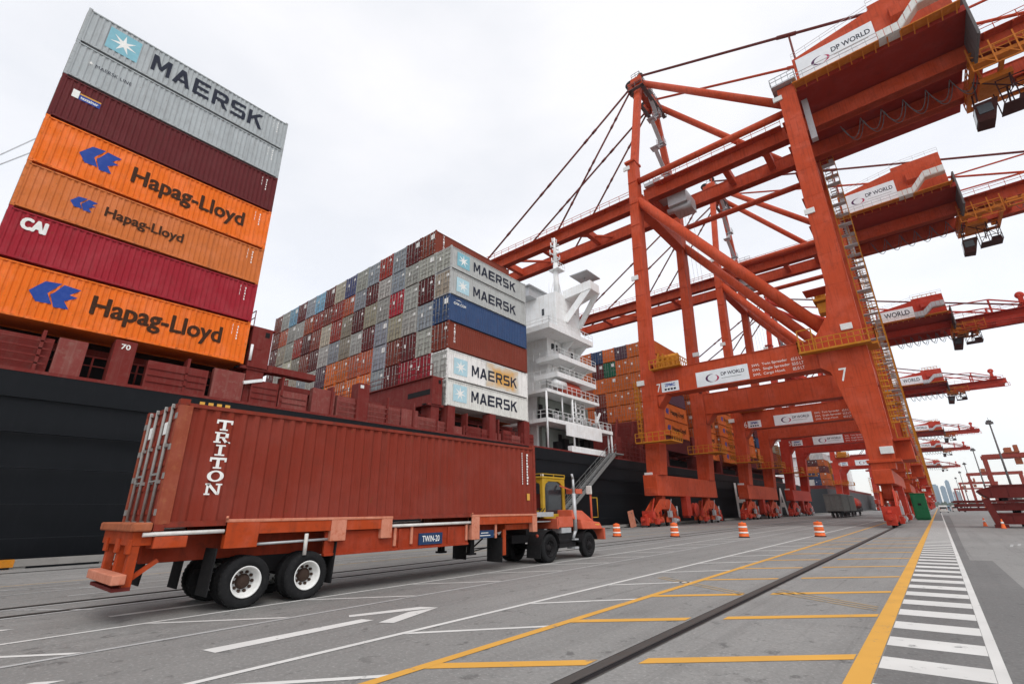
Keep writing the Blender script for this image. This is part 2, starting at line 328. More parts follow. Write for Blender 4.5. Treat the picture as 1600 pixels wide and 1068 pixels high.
BLOCK = {'M': [bar_(0, 0, .20, 1), bar_(.80, 0, 1, 1), [(.02, 1), (.25, 1), (.60, .22), (.40, .22)], [(.98, 1), (.75, 1), (.40, .22), (.60, .22)]],
 'A': [[(0, 0), (.24, 0), (.61, 1), (.37, 1)], [(1, 0), (.76, 0), (.39, 1), (.63, 1)], bar_(.22, .20, .78, .38)],
 'E': [bar_(0, 0, .24, 1), bar_(.2, .81, .96, 1), bar_(.2, .41, .90, .59), bar_(.2, 0, .98, .19)],
 'R': [bar_(0, 0, .23, 1), bar_(.2, .81, .74, 1), bar_(.2, .37, .74, .56), [(.72, .37), (.88, .42), (.97, .55), (.97, .82), (.88, .95), (.72, 1), (.72, .81), (.75, .77), (.75, .6), (.72, .56)], [(.44, .40), (.70, .40), (1.02, 0), (.74, 0)]],
 'S': [bar_(.12, .81, .93, 1), bar_(.10, .41, .90, .59), bar_(.04, 0, .88, .19), [(.0, .55), (.12, .42), (.24, .5), (.24, .9), (.14, 1), (.0, .9)], [(1, .45), (.88, .58), (.76, .5), (.76, .1), (.86, 0), (1, .1)]],
 'K': [bar_(0, 0, .23, 1), [(.2, .36), (.2, .60), (.70, 1), (1.0, 1)], [(.36, .58), (.56, .68), (1.03, 0), (.74, 0)]]}
def block(s, mat, parent, o, upv_h, wd, gap=.16):
    """broad grotesque capitals on a side facing +X, starting at o, reading along +Y"""
    n = len(s); wl = wd / (n + gap * (n - 1)); V = []; F = []; k = 0
    for i, ch in enumerate(s):
        y0 = i * wl * (1 + gap)
        for poly_ in BLOCK[ch]:
            b = len(V); V += [(o[0] + .0012 * k, o[1] + y0 + u * wl, o[2] + v * upv_h) for u, v in poly_]; F.append(list(range(b, b + len(poly_)))); k = (k + 1) % 5
    me = bpy.data.meshes.new('lettering'); me.from_pydata(V, [], F); me.materials.append(mat); ob = bpy.data.objects.new('lettering', me); COL.objects.link(ob); ob.parent = parent; return ob
STAR = [(0.5 + (0.43 if i % 2 == 0 else 0.13) * math.sin(math.pi * i / 7), 0.5 + (0.43 if i % 2 == 0 else 0.13) * math.cos(math.pi * i / 7)) for i in range(14)]
SQ = [(0, 0), (1, 0), (1, 1), (0, 1)]
WING1 = [(0, .47), (.25, .95), (.58, 1), (.36, .52), (.50, .14), (.19, .12)]
WING2 = [(.63, .98), (1, .93), (.79, .64), (.97, .60), (.72, .36), (.86, .08), (.55, .05), (.42, .50), (.48, .60)]
def wing_mark(mat, parent, o, right, upv, wd, ht, org=(0, 0, 0)):
    vs = WING1 + WING2; f1 = list(range(len(WING1))); f2 = list(range(len(WING1), len(vs)))
    # triangulate each concave outline
    bm = bmesh.new(); P = [bm.verts.new((u, v, 0)) for u, v in vs]
    bm.faces.new([P[i] for i in f1]); bm.faces.new([P[i] for i in f2]); bmesh.ops.triangulate(bm, faces=bm.faces[:])
    bm.verts.index_update(); fs = [[v.index for v in f.verts] for f in bm.faces]; bm.free()
    return flat('emblem', vs, fs, mat, parent, o, right, upv, wd, ht, org)
def swirl(parent, o, right, upv, sz, org=(0, 0, 0)):
    """two interlocking crescents"""
    def cres(cx, cy, r, a0, a1, t):
        n = 16; vs = []; fs = []
        for i in range(n + 1):
            a = a0 + (a1 - a0) * i / n; th = t * math.sin(math.pi * i / n) + 0.004
            vs += [(cx + (r - th) * math.cos(a), cy + (r - th) * math.sin(a)), (cx + r * math.cos(a), cy + r * math.sin(a))]
        for i in range(n): fs.append((2 * i, 2 * i + 1, 2 * i + 3, 2 * i + 2))
        return vs, fs
    v, f = cres(.46, .52, .44, R(70), R(285), .15); flat('emblem', v, f, M['purple'], parent, o, right, upv, sz * 1.5, sz, org)
    v, f = cres(.60, .46, .36, R(-95), R(75), .13); flat('emblem', v, f, M['magenta'], parent, o, right, upv, sz * 1.5, sz, org)

PX, PY, PZ = (1, 0, 0), (0, 1, 0), (0, 0, 1)
def gz(x): return max(min(0.0, 0.0115 * (x + 9.0)), -0.26)      # the apron falls gently to the quay edge

# ------------------------------------------------------------------ ground, water, markings (the setting)
def sheet(name, x0, x1, y0, y1, dz, mat, split=True):
    b = MB(); xs = [x0] + ([-9.0] if split and x0 < -9 < x1 else []) + [x1]
    for a, c in zip(xs, xs[1:]): b.add([(a, y0, gz(a) + dz), (c, y0, gz(c) + dz), (c, y1, gz(c) + dz), (a, y1, gz(a) + dz)], [(0, 1, 2, 3)])
    return tag(b.build(name, mat), kind='structure')
g = MB(); Y0, Y1 = -120, 4100
for a, c in ((-31.0, -9.0), (-9.0, 2400)):
    g.add([(a, Y0, gz(a)), (c, Y0, gz(c)), (c, Y1, gz(c)), (a, Y1, gz(a))], [(0, 1, 2, 3)])
g.add([(-31, Y0, -7), (-31, Y1, -7), (-31, Y1, gz(-31)), (-31, Y0, gz(-31))], [(0, 1, 2, 3)])
tag(g.build('ground', M['ground']), kind='structure')
wm = paint('harbour_water', (0.02, 0.035, 0.04), 0.12, 0.1, scale=0.05, bump=0.5, fine=0.6, spec=0.5)
tag(MB().box(-2400, -31.02, -380, 4100, -9, -4.6).build('water', wm), kind='structure')
tag(sheet('pale_apron', -30.2, -21.8, -100, 700, 0.004, M['pale'], split=False), kind='structure')
ap = MB()
ap.add([(0.18, 3, .004), (1.12, 3, .004), (1.09, 17.3, .004), (1.02, 25.2, .004), (.42, 25.0, .004), (.52, 40, .004), (.62, 52, .004), (.95, 94, .004), (1.2, 140, .004), (.18, 140, .004)], [tuple(range(10))])
tag(ap.build('asphalt_strip', M['asphalt2']), kind='structure')
tag(sheet('walkway_surface', -1.0, 0.06, -20, 700, 0.004, M['asphalt2'], split=False), kind='structure')

def strip(b, p, q, wd, dz=0.0055):
    """a painted line from p to q (x, y) of width wd lying on the apron"""
    p = Vector((p[0], p[1], 0)); q = Vector((q[0], q[1], 0)); d = (q - p).normalized(); a = Vector((-d.y, d.x, 0)) * wd / 2
    vs = []
    for v in (p - a, q - a, q + a, p + a): vs.append((v.x, v.y, gz(v.x) + dz))
    b.add(vs, [(0, 1, 2, 3)])
def skew(b, x0, y0, x1, y1, th, dz=0.0055):
    """a painted bar with ends parallel to the kerb line"""
    b.add([(x0, y0 - th / 2, gz(x0) + dz), (x1, y1 - th / 2, gz(x1) + dz), (x1, y1 + th / 2, gz(x1) + dz), (x0, y0 + th / 2, gz(x0) + dz)], [(0, 1, 2, 3)])
yl = MB()
strip(yl, (-1.14, -20), (-1.14, 700), 0.245, .0068)
strip(yl, (-5.45, -20), (-5.45, 120), 0.16, .0068)
for k in range(-2, 14):
    y = 8.42 + 3.28 * k
    if y > 44: break
    t = 0.30 if y < 16 else 0.24
    skew(yl, -1.28, y, -3.37, y - 1.86, t); skew(yl, -3.86, y - 2.33, -5.40, y - 3.72, t)
tag(yl.build('yellow_road_lines', M['ln_yellow']), kind='structure')
fd = MB()
strip(fd, (-19.0, 8), (-19.0, 160), 0.14); strip(fd, (-22.3, -20), (-22.3, 200), 0.14)
for dx in (0, .22, .44): strip(fd, (-1.35, 12.2 + dx), (-3.35, 13.3 + dx * 1.3), 0.07)
for dx in (0, .25): strip(fd, (-3.9, 12.6 + dx), (-6.6, 14.2 + dx), 0.08)
tag(fd.build('faded_yellow_road_lines', M['ln_dull']), kind='structure')
wl = MB()
strip(wl, (0.12, -20), (0.12, 700), 0.12, .0068)
strip(wl, (-7.09, -20), (-7.09, 160), 0.115, .0068)
for k in range(-2, 9):
    y = 7.47 + 3.28 * k
    skew(wl, -5.53, y - .1, -7.03, y - 1.86, .17)
strip(wl, (-11.65, -20), (-11.65, 90), 0.11, .0068)
for k in range(-3, 12):
    y = 1.95 + 3.05 * k; skew(wl, -9.92, y, -11.58, y - 1.75, .16)
tag(wl.build('white_road_lines', M['ln_white']), kind='structure')
fl = MB()
strip(fl, (-9.83, -20), (-9.83, 160), 0.11, .0068)
strip(fl, (-14.66, -20), (-14.66, 120), 0.11, .0068); strip(fl, (-16.05, -20), (-16.05, 60), 0.10, .0068)
strip(fl, (-19.45, -20), (-19.45, 60), 0.10, .0068); strip(fl, (-21.0, -20), (-21.0, 60), 0.10, .0068); strip(fl, (-17.75, 3.0), (-17.75, 5.3), .12)
for k in range(-3, 12):
    y = 2.95 + 3.1 * k
    skew(fl, -14.5, y, -15.95, y - 1.06, .14); skew(fl, -19.5, y + .9, -20.95, y - .9, .14)
strip(fl, (-13.5, 22), (-13.5, 60), 0.12)
for k in range(9): strip(fl, (2.2 + k * .33, 34 + (k % 3) * .9), (2.38 + k * .33, 36.0 + (k % 2) * .7), .11)
tag(fl.build('worn_white_road_lines', M['ln_faint']), kind='structure')
zb = MB()
for k in range(-3, 62):
    y = 8.36 + 1.325 * k; skew(zb, -1.005, y, 0.055, y + .10, .62, .006)
tag(zb.build('walkway_stripes', M['ln_white']), kind='structure')
ar = MB()
def poly(b, pts, dz=.006): b.add([(x, y, gz(x) + dz) for x, y in pts], [tuple(range(len(pts)))])
poly(ar, [(-8.60, 3.14), (-8.29, 3.20), (-8.33, 5.86), (-8.58, 5.76)])
poly(ar, [(-9.10, 5.82), (-8.93, 5.72), (-8.30, 7.38), (-8.66, 7.20)]); poly(ar, [(-8.42, 6.72), (-8.08, 5.78), (-7.84, 5.93), (-8.30, 7.37)], .0068)
poly(ar, [(-8.62, -.6), (-8.40, -.6), (-8.42, 1.62), (-8.62, 1.37)])
poly(ar, [(-13.2, 2.95), (-13.0, 2.95), (-13.0, 5.1), (-13.2, 5.1)]); poly(ar, [(-13.25, -.5), (-13.05, -.5), (-13.1, 1.6), (-13.3, 1.4)])
tag(ar.build('white_arrow_marking', M['ln_white']), kind='structure')
# crane rails and the railway track let into the apron
rs = paint('rail_slot_steel', (0.088, 0.080, 0.074), 0.55, 0.5, (0.10, 0.06, 0.04), 3, metal=0.3)
rt = MB()
for X in (-3.6, -28.0):
    for mi, a, c, dz in ((0, -.205, -.180, .006), (1, -.180, -.02, .012), (0, -.02, .065, .006)):
        rt.m = mi; rt.add([(X + a, -60, gz(X) + dz), (X + c, -60, gz(X) + dz), (X + c, 900, gz(X) + dz), (X + a, 900, gz(X) + dz)], [(0, 1, 2, 3)])
    rt.m = 1; rt.add([(X + .065, -60, gz(X) + .007), (X + .085, -60, gz(X) + .007), (X + .085, 900, gz(X) + .007), (X + .065, 900, gz(X) + .007)], [(0, 1, 2, 3)])
tag(rt.build('crane_rail', [M['dark'], rs]), kind='structure')
tr = MB()
for X in (-14.92, -16.36):
    tr.m = 0; tr.add([(X - .09, -60, gz(X) + .006), (X + .09, -60, gz(X) + .006), (X + .09, 900, gz(X) + .006), (X - .09, 900, gz(X) + .006)], [(0, 1, 2, 3)])
    tr.m = 1; tr.box(X - .035, X + .035, -60, 900, gz(X) - .02, gz(X) + .02)
tag(tr.build('railway_track', [M['dark'], rs]), kind='structure')
# bull rail along the quay edge
br = empty('quay_kerb', (-30.7, 40, gz(-31)), 'low grey concrete kerb along the quay edge below the black hull, one yellow piece', 'kerb')
k = MB((-30.7, 40, gz(-31))); k.box(-30.95, -30.5, -60, 600, gz(-31) + .10, .12)
for y in range(-60, 600, 3): k.box(-30.9, -30.55, y, y + .5, gz(-31) - .02, gz(-31) + .10)
k.build('kerb_beam', M['concrete'], br)
MB((-30.7, 40, gz(-31))).box(-30.96, -30.49, 2.4, 3.1, gz(-31) + .09, .125).build('yellow_section', M['yellow'], br)

# ------------------------------------------------------------------ shipping containers
CL, CW = 12.19, 2.438
_cm = {}
def container_mesh(h):
    """corrugated 40-foot box, origin at the bottom centre, doors at -Y"""
    if h in _cm: return _cm[h]
    b = MB(); X, Y = CW / 2, CL / 2
    for sx in (-1, 1):
        for sy in (-1, 1):
            b.m = 1; b.box(sx * X, sx * (X - .13), sy * Y, sy * (Y - .14), .118, h - .118)
            for z in (0, h - .118): b.box(sx * (X + .003), sx * (X - .162), sy * (Y + .003), sy * (Y - .178), z, z + .118)
        b.m = 1; b.box(sx * (X - .004), sx * (X - .08), -Y + .178, Y - .178, h - .155, h - .075)
        b.box(sx * (X - .004), sx * (X - .10), -Y + .178, Y - .178, .06, .17); b.m = 0
        n = 42; L = 2 * Y - .28; p = L / n; vs = []; fs = []
        prof = [(0, .026), (.30, .026), (.5, .072), (.80, .072)]
        ys = [(-Y + .14 + (i + u) * p, d) for i in range(n) for u, d in prof] + [(Y - .14, .026)]
        for y, d in ys: vs += [(sx * (X - d), y, .17), (sx * (X - d), y, h - .155)]
        for i in range(len(ys) - 1): fs.append((2 * i, 2 * i + 2, 2 * i + 3, 2 * i + 1))
        b.add(vs, fs)
    b.m = 1; b.box(-X + .16, X - .16, -Y + .01, -Y + .11, h - .17, h - .07); b.box(-X + .16, X - .16, -Y + .01, -Y + .11, .06, .15)
    b.box(-X + .16, X - .16, Y - .11, Y - .01, h - .17, h - .07); b.box(-X + .16, X - .16, Y - .11, Y - .01, .06, .15); b.m = 0
    n = 9; L = 2 * X - .26; p = L / n; vs = []; fs = []
    xs = [(-X + .13 + (i + u) * p, d) for i in range(n) for u, d in ((0, .02), (.3, .02), (.5, .065), (.8, .065))] + [(X - .13, .02)]
    for x, d in xs: vs += [(x, Y - d, .15), (x, Y - d, h - .17)]
    for i in range(len(xs) - 1): fs.append((2 * i, 2 * i + 1, 2 * i + 3, 2 * i + 2))
    b.add(vs, fs)
    b.box(-X + .09, X - .09, -Y + .12, Y - .12, h - .15, h - .125); b.box(-X + .11, X - .11, -Y + .12, Y - .12, .10, .14)
    ob = b.build('box_body', [M['box'], M['boxrail']]); me = ob.data; bpy.data.objects.remove(ob); _cm[h] = me; return me
_dm = {}
def door_mesh(h, var=0):
    """the two doors: recessed panels, four locking rods, hinges, handles and a placard"""
    if (h, var) in _dm: return _dm[(h, var)]
    b = MB(); Y = -CL / 2; X = CW / 2
    for sx in (-1, 1):
        x0, x1 = (-X + .14, -.012) if sx < 0 else (.012, X - .14)
        b.m = 0; b.box(x0, x1, Y + .085, Y + .11, .16, h - .17)
        for xa_, xb_ in ((x0, x0 + .08), (x1 - .08, x1)): b.box(xa_, xb_, Y + .03, Y + .085, .16, h - .17)
        for i in range(5):
            z = .20 + (h - .56) * i / 4.0
            b.box(x0 + .08, x1 - .08, Y + .03, Y + .085, z, z + .17)
        b.m = 1
        for fx in (.27, .73):
            x = x0 + (x1 - x0) * fx; b.tube((x, Y - .008, .13), (x, Y - .008, h - .10), .026, 6)
            for z in (.18, h * .36, h * .64, h - .16): b.box(x - .055, x + .055, Y - .02, Y + .036, z - .03, z + .03)
        b.box(x0 + (x1 - x0) * .27, x0 + (x1 - x0) * .72, Y - .03, Y - .012, h * .40, h * .40 + .04)
        for z in (.35, h * .4, h * .62, h - .35): b.box(sx * (X - .03), sx * (X - .17), Y - .008, Y + .03, z - .05, z + .05)
    b.m = 2
    if var in (0, 2): b.box(.62, .98, Y + .012, Y + .0195, h * .70, h * .80)
    if var in (1, 2): b.box(-.60, -.32, Y + .012, Y + .0195, h * .52, h * .66)
    if var == 3: b.box(.45, 1.0, Y + .012, Y + .0195, h * .66, h * .86)
    ob = b.build('doors', [M['box'], M['boxfit'], M['letterwhite']]); me = ob.data; bpy.data.objects.remove(ob); _dm[(h, var)] = me; return me
COLS = dict(brown=(.225, .048, .031), maroon=(.125, .022, .024), red=(.32, .036, .025), crimson=(.33, .020, .034), grey=(.37, .375, .34), bluegrey=(.30, .335, .37),
            tan=(.30, .265, .20), white=(.66, .66, .62), orange=(.62, .145, .028), green=(.02, .12, .065), navy=(.035, .065, .15), indigo=(.075, .085, .20),
            skyblue=(.24, .46, .62), purple=(.12, .06, .085), rust=(.42, .09, .04), beige=(.46, .43, .33))
def container(loc, h, colname, label, group, doors=True, rz=0.0, jit=0.20):
    c = COLS[colname]; k = 1 + random.uniform(-jit, jit); c = tuple(min(.9, q * k * (1 + random.uniform(-.03, .03))) for q in c)
    o = bpy.data.objects.new('shipping_container', container_mesh(h)); COL.objects.link(o); o.location = loc; o.rotation_euler[2] = rz; o.color = (*c, 1)
    tag(o, label, 'shipping container', group)
    if doors:
        d = bpy.data.objects.new('doors', door_mesh(h, random.choice((0, 1, 2, 3, 0)))); COL.objects.link(d); d.parent = o; d.color = o.color
    return o
XS = -32.4 - CW / 2       # centre line of the outermost row on the ship
def mark_x(o, h): return CW / 2 - .026 + .004

def maersk_marks(o, y0, h, sq=(0.12, 1.66), tx=(2.45, 9.4), sqmat='skyblue', yb=-.4, th=1.25, zc=None, bold=.035):
    """square with a seven-pointed star and the name, on the long side; y measured along the ship"""
    yc = o.location.y; zc = zc or h * .52; x = mark_x(o, h)
    flat('emblem', SQ, [(0, 1, 2, 3)], M[sqmat], o, (x, sq[0] - yc, zc - .80), PY, PZ, sq[1] - sq[0], 1.62)
    bm = [STAR[i] for i in range(14)] + [(0.5, 0.5)]
    flat('emblem', bm, [(i, (i + 1) % 14, 14) for i in range(14)], M['letterwhite'], o, (x + .004, sq[0] - yc, zc - .80), PY, PZ, sq[1] - sq[0], 1.62)
    block('MAERSK', M['ink'], o, (x, tx[0] - yc, zc - th / 2), th, tx[1] - tx[0])
# stack A: seven high, at the left
GA = 'seven containers stacked high at the left of the ship'
YA = -1.0 + CL / 2
z = 11.07; A = []
for h, cn, lab in ((2.9, 'orange', 'bright orange container with large lettering, bottom of the tall stack at the left'),
                   (2.75, 'crimson', 'crimson container lettered CAI in the tall stack at the left'),
                   (2.75, 'orange', 'weathered orange container with smaller lettering, above the crimson one'),
                   (3.10, 'orange', 'bright orange container directly under the dark maroon one in the tall stack'),
                   (2.95, 'maroon', 'dark maroon container with a small white and blue sticker in the tall stack'),
                   (2.60, 'grey', 'pale grey container with tiny lettering, second from the top of the tall stack'),
                   (2.60, 'grey', 'pale grey container with a large star emblem, topmost of the tall stack')):
    o = container((XS, YA, z), h, cn, lab, GA, jit=0); A.append((o, h)); z += h + .03
A[2][0].color = (.60, .17, .045, 1); A[5][0].color = A[6][0].color = (.40, .43, .44, 1); A[0][0].color = A[3][0].color = (.80, .165, .018, 1)
o, h = A[0]; wing_mark(M['blue'], o, (mark_x(o, h), .72 - YA, .86), PY, PZ, 1.9, 1.40); text('Hapag-Lloyd', M['brown'], o, (mark_x(o, h), 3.2 - YA, .72), PY, PZ, 6.4, 1.34, .0, heavy=.040)
o, h = A[1]; text('CAI', M['letterwhite'], o, (mark_x(o, h), -.36 - YA, 1.72), PY, PZ, .92, .62, .0, heavy=.05)
o, h = A[2]; wing_mark(M['blue'], o, (mark_x(o, h), 1.03 - YA, .98), PY, PZ, 1.12, .80); text('Hapag-Lloyd', M['brown'], o, (mark_x(o, h), 2.55 - YA, .95), PY, PZ, 3.85, .78, .0, heavy=.022)
o, h = A[3]; wing_mark(M['blue'], o, (mark_x(o, h), .72 - YA, .95), PY, PZ, 1.8, 1.42); text('Hapag-Lloyd', M['brown'], o, (mark_x(o, h), 3.2 - YA, .80), PY, PZ, 6.3, 1.34, .0, heavy=.040)
o, h = A[4]; flat('sticker', SQ, [(0, 1, 2, 3)], M['letterwhite'], o, (mark_x(o, h), -.38 - YA, 1.76), PY, PZ, .30, .52)
flat('sticker', SQ, [(0, 1, 2, 3)], M['blue'], o, (mark_x(o, h), -.06 - YA, 1.74), PY, PZ, .95, .34); flat('sticker', SQ, [(0, 1, 2, 3)], M['ln_yellow'], o, (mark_x(o, h), -.06 - YA, 2.085), PY, PZ, .95, .09)
text('textainer', M['letterwhite'], o, (mark_x(o, h) + .004, .0 - YA, 1.82), PY, PZ, .8, .19, .02)
o, h = A[5]; text('MAERSK LINE', M['ink'], o, (mark_x(o, h), .12 - YA, 1.35), PY, PZ, 1.75, .24, .0)
flat('emblem', STAR + [(0.5, 0.5)], [(i, (i + 1) % 14, 14) for i in range(14)], M['letterwhite'], o, (mark_x(o, h), -.28 - YA, 1.33), PY, PZ, .36, .36)
o, h = A[6]; maersk_marks(o, 0, h, (0.15, 1.75), (2.45, 9.4), 'skyblue', th=1.28, zc=1.36)
for (o, h), col in zip(A, ('letterwhite',) * 7):           # small identification marks near the right-hand end
    for i in range(5): flat('marking', SQ, [(0, 1, 2, 3)], M[col], o, (mark_x(o, h), 10.45 - YA, h * .80 - i * .20), PY, PZ, .05 if i % 2 else .07, .13)
    for i in range(3): flat('marking', SQ, [(0, 1, 2, 3)], M[col], o, (mark_x(o, h), 10.15 - YA, h * .80 - i * .26), PY, PZ, .025, .2)
# stack B: the wall of container ends amidships
YB = 28.8 + CL / 2
H_B = (2.60, 2.92, 2.86, 2.86, 2.90, 2.28 + .3, 2.9)
ROWS = [  # bottom to top; columns run from the quay side outward
    'white orange rust maroon grey orange orange orange rust brown orange grey brown red rust grey'.split(),
    'white crimson crimson maroon bluegrey orange orange orange orange green orange brown rust red grey tan'.split(),
    'brown grey maroon brown bluegrey rust rust orange orange purple grey bluegrey tan red grey red'.split(),
    'navy bluegrey grey tan bluegrey maroon grey tan bluegrey grey maroon brown tan beige grey maroon'.split(),
    'tan maroon grey crimson grey tan maroon tan red beige brown maroon red grey tan maroon'.split(),
    'grey grey grey bluegrey grey maroon bluegrey rust red brown red rust grey grey rust brown'.split(),
    ' brown maroon bluegrey red bluegrey grey indigo beige maroon skyblue bluegrey maroon skyblue grey brown'.split(' ')]
ORD = 'first second third fourth fifth sixth seventh eighth ninth tenth eleventh twelfth thirteenth fourteenth fifteenth sixteenth'.split()
TIER = ['lowest', 'second', 'third', 'fourth', 'fifth', 'sixth', 'top']
GB = 'container ends in the wall amidships'
word = dict(bluegrey='blue-grey', rust='rusty red', skyblue='sky blue')
z = 11.10; B0 = []
for t, (h, row) in enumerate(zip(H_B, ROWS)):
    for k, cn in enumerate(row):
        if not cn: continue
        if t == 6: k2 = k
        else: k2 = k
        lab = f'{word.get(cn, cn)} container end, {TIER[t]} tier, {ORD[k2]} column from the corner of the wall amidships'
        x = XS - k * 2.555 - (0.06 if t == 6 else 0)
        o = container((x, YB + (random.uniform(-.03, .03) if k else 0), z), h, cn, lab, GB)
        if k == 0: B0.append((o, h))
        if t == 6 and k == 1: B7 = (o, h)
    z += h + .03
for i, lab in ((0, 'off-white container with blue square emblem, lowest at the corner of the wall amidships'),
               (1, 'off-white container with a yellow rust stain, second tier at the corner amidships'),
               (2, 'red-brown container between the off-white and navy ones at the corner amidships'),
               (3, 'navy blue container at the corner of the wall amidships'),
               (4, 'grey container with pale blue square, directly above the navy one amidships'),
               (5, 'grey container with pale blue square, under the top brown container amidships')): B0[i][0]['label'] = lab
for i_ in (0, 1): B0[i_][0].children[0].color = (.42, .43, .40, 1)  # doors greyed, the shade of the unlit end is painted into them
B0[4][0].color = B0[5][0].color = (.43, .44, .43, 1)
B7[0]['label'] = 'red-brown container at the top corner of the wall amidships, set back one row'
for i, sm in ((0, 'paleblue'), (1, 'paleblue'), (4, 'paleblue'), (5, 'skyblue')):
    maersk_marks(B0[i][0], 0, B0[i][1], (29.7, 31.5), (32.1, 39.1), sm, th=1.12, zc=1.36)
st = MB(); x = CW / 2 - .026 + .0025
def stain_mat():
    mt = bpy.data.materials.new('yellow_stain'); mt.use_nodes = True; n = mt.node_tree.nodes; l = mt.node_tree.links; b_ = n['Principled BSDF']; b_.inputs['Roughness'].default_value = .6
    t = n.new('ShaderNodeTexCoord'); q = n.new('ShaderNodeTexNoise'); q.inputs['Scale'].default_value = .9; q.inputs['Detail'].default_value = 6; l.new(t.outputs['Object'], q.inputs[0])
    sx = n.new('ShaderNodeSeparateXYZ'); l.new(t.outputs['Generated'], sx.inputs[0])
    def edge(sock):     # 0 at both ends, 1 in the middle
        a = n.new('ShaderNodeMath'); a.operation = 'PINGPONG'; a.inputs[1].default_value = .5; l.new(sock, a.inputs[0]); return a.outputs[0]
    mn = n.new('ShaderNodeMath'); mn.operation = 'MINIMUM'; l.new(edge(sx.outputs[1]), mn.inputs[0]); l.new(edge(sx.outputs[2]), mn.inputs[1])
    ad = n.new('ShaderNodeMath'); ad.operation = 'MULTIPLY_ADD'; ad.inputs[1].default_value = 1.5; l.new(mn.outputs[0], ad.inputs[0]); l.new(q.outputs[0], ad.inputs[2])
    mr = n.new('ShaderNodeMapRange'); mr.inputs[1].default_value = .50; mr.inputs[2].default_value = .92; l.new(ad.outputs[0], mr.inputs[0])
    x = n.new('ShaderNodeMix'); x.data_type = 'RGBA'; l.new(mr.outputs[0], x.inputs[0]); x.inputs[6].default_value = (.63, .63, .58, 1); x.inputs[7].default_value = (.66, .36, .09, 1); l.new(x.outputs[2], b_.inputs['Base Color']); return mt
flat('rust_stain', SQ, [(0, 1, 2, 3)], stain_mat(), B0[1][0], (x, 34.2 - YB, .2), PY, PZ, 5.2, 2.6)
o, h = B0[3]; text('CMA CGM', M['letterwhite'], o, (mark_x(o, h), 29.4 - YB, 1.9), PY, PZ, 1.7, .28, .02); flat('emblem', [(0, .5), (.5, 1), (1, .5), (.5, .7)], [(0, 3, 1), (3, 2, 1)], M['letterwhite'], o, (mark_x(o, h), 29.6 - YB, 2.25), PY, PZ, 1.0, .25)
o, h = B0[2]
for i, ch in enumerate('TRITON'): text(ch, M['letterwhite'], o, (mark_x(o, h), 29.55 - YB, 2.38 - i * .33), PY, PZ, .2, .26, .04)
o, h = B7
for i, ch in enumerate('TRITON'): text(ch, M['letterwhite'], o, (mark_x(o, h), 29.9 - YB, 2.38 - i * .33), PY, PZ, .2, .26, .04)
# stack C: abaft the deckhouse
YC = 77.0 + CL / 2
ROWC = ['maroon maroon maroon orange orange orange'.split(), 'orange orange orange orange brown maroon orange'.split(), 'orange orange orange orange maroon orange brown'.split(),
        'purple orange orange orange brown orange orange'.split(), 'orange orange orange orange orange rust orange'.split(), 'orange orange orange green maroon orange orange'.split(), 'orange orange purple orange navy orange orange'.split()]
GC = 'container ends behind the white deckhouse'
z = 11.1; C0 = []
for t, row in enumerate(ROWC):
    h = 2.9 if t in (1, 2, 4, 5) else 2.6
    for k, cn in enumerate(row):
        o = container((XS - k * 2.53, YC, z), h, cn, f'{word.get(cn, cn)} container end, {TIER[t]} tier, {ORD[k]} column of the stack behind the deckhouse', GC, jit=.08)
        if k == 0: C0.append((o, h))
    z += h + .03
def hl_small(o, h):
    yc = o.location.y; y = yc - CL / 2
    wing_mark(M['blue'], o, (mark_x(o, h), y + 2.6 - yc, .85), PY, PZ, 1.5, 1.1); text('Hapag-Lloyd', M['brown'], o, (mark_x(o, h), y + 4.7 - yc, .8), PY, PZ, 6.0, 1.1, .0, heavy=.05)
for i in (1, 2, 4): hl_small(*C0[i])
# further bays, seen between the crane legs
GD = 'containers in the bays seen between the crane legs'
BAYS = [(92.6, 'orange orange orange orange orange rust'.split()), (107.4, 'orange orange orange orange orange'.split()), (121.8, 'maroon orange orange white green orange'.split()),
        (136.2, 'brown orange navy maroon'.split()), (150.6, 'maroon brown tan'.split())]
BN = ['bay next to the deckhouse stack', 'second bay beyond the deckhouse stack', 'third bay beyond the deckhouse stack', 'fourth bay beyond the deckhouse stack', 'fifth bay beyond the deckhouse stack']
for (y0, cols), bn in zip(BAYS, BN):
    z = 11.1
    for t, cn in enumerate(cols):
        h = 2.9 if t % 2 else 2.6
        for k in range(2):
            c2 = cn if k == 0 else random.choice(('orange', 'maroon', 'brown', 'grey'))
            o = container((XS - k * 2.53, y0 + CL / 2, z), h, c2, f'{word.get(c2, c2)} container, {TIER[t]} tier, {("outer", "inner")[k]} row of the {bn}', GD, jit=.08)
            if k == 0 and cn == 'orange' and y0 < 110: hl_small(o, h)
        z += h + .03

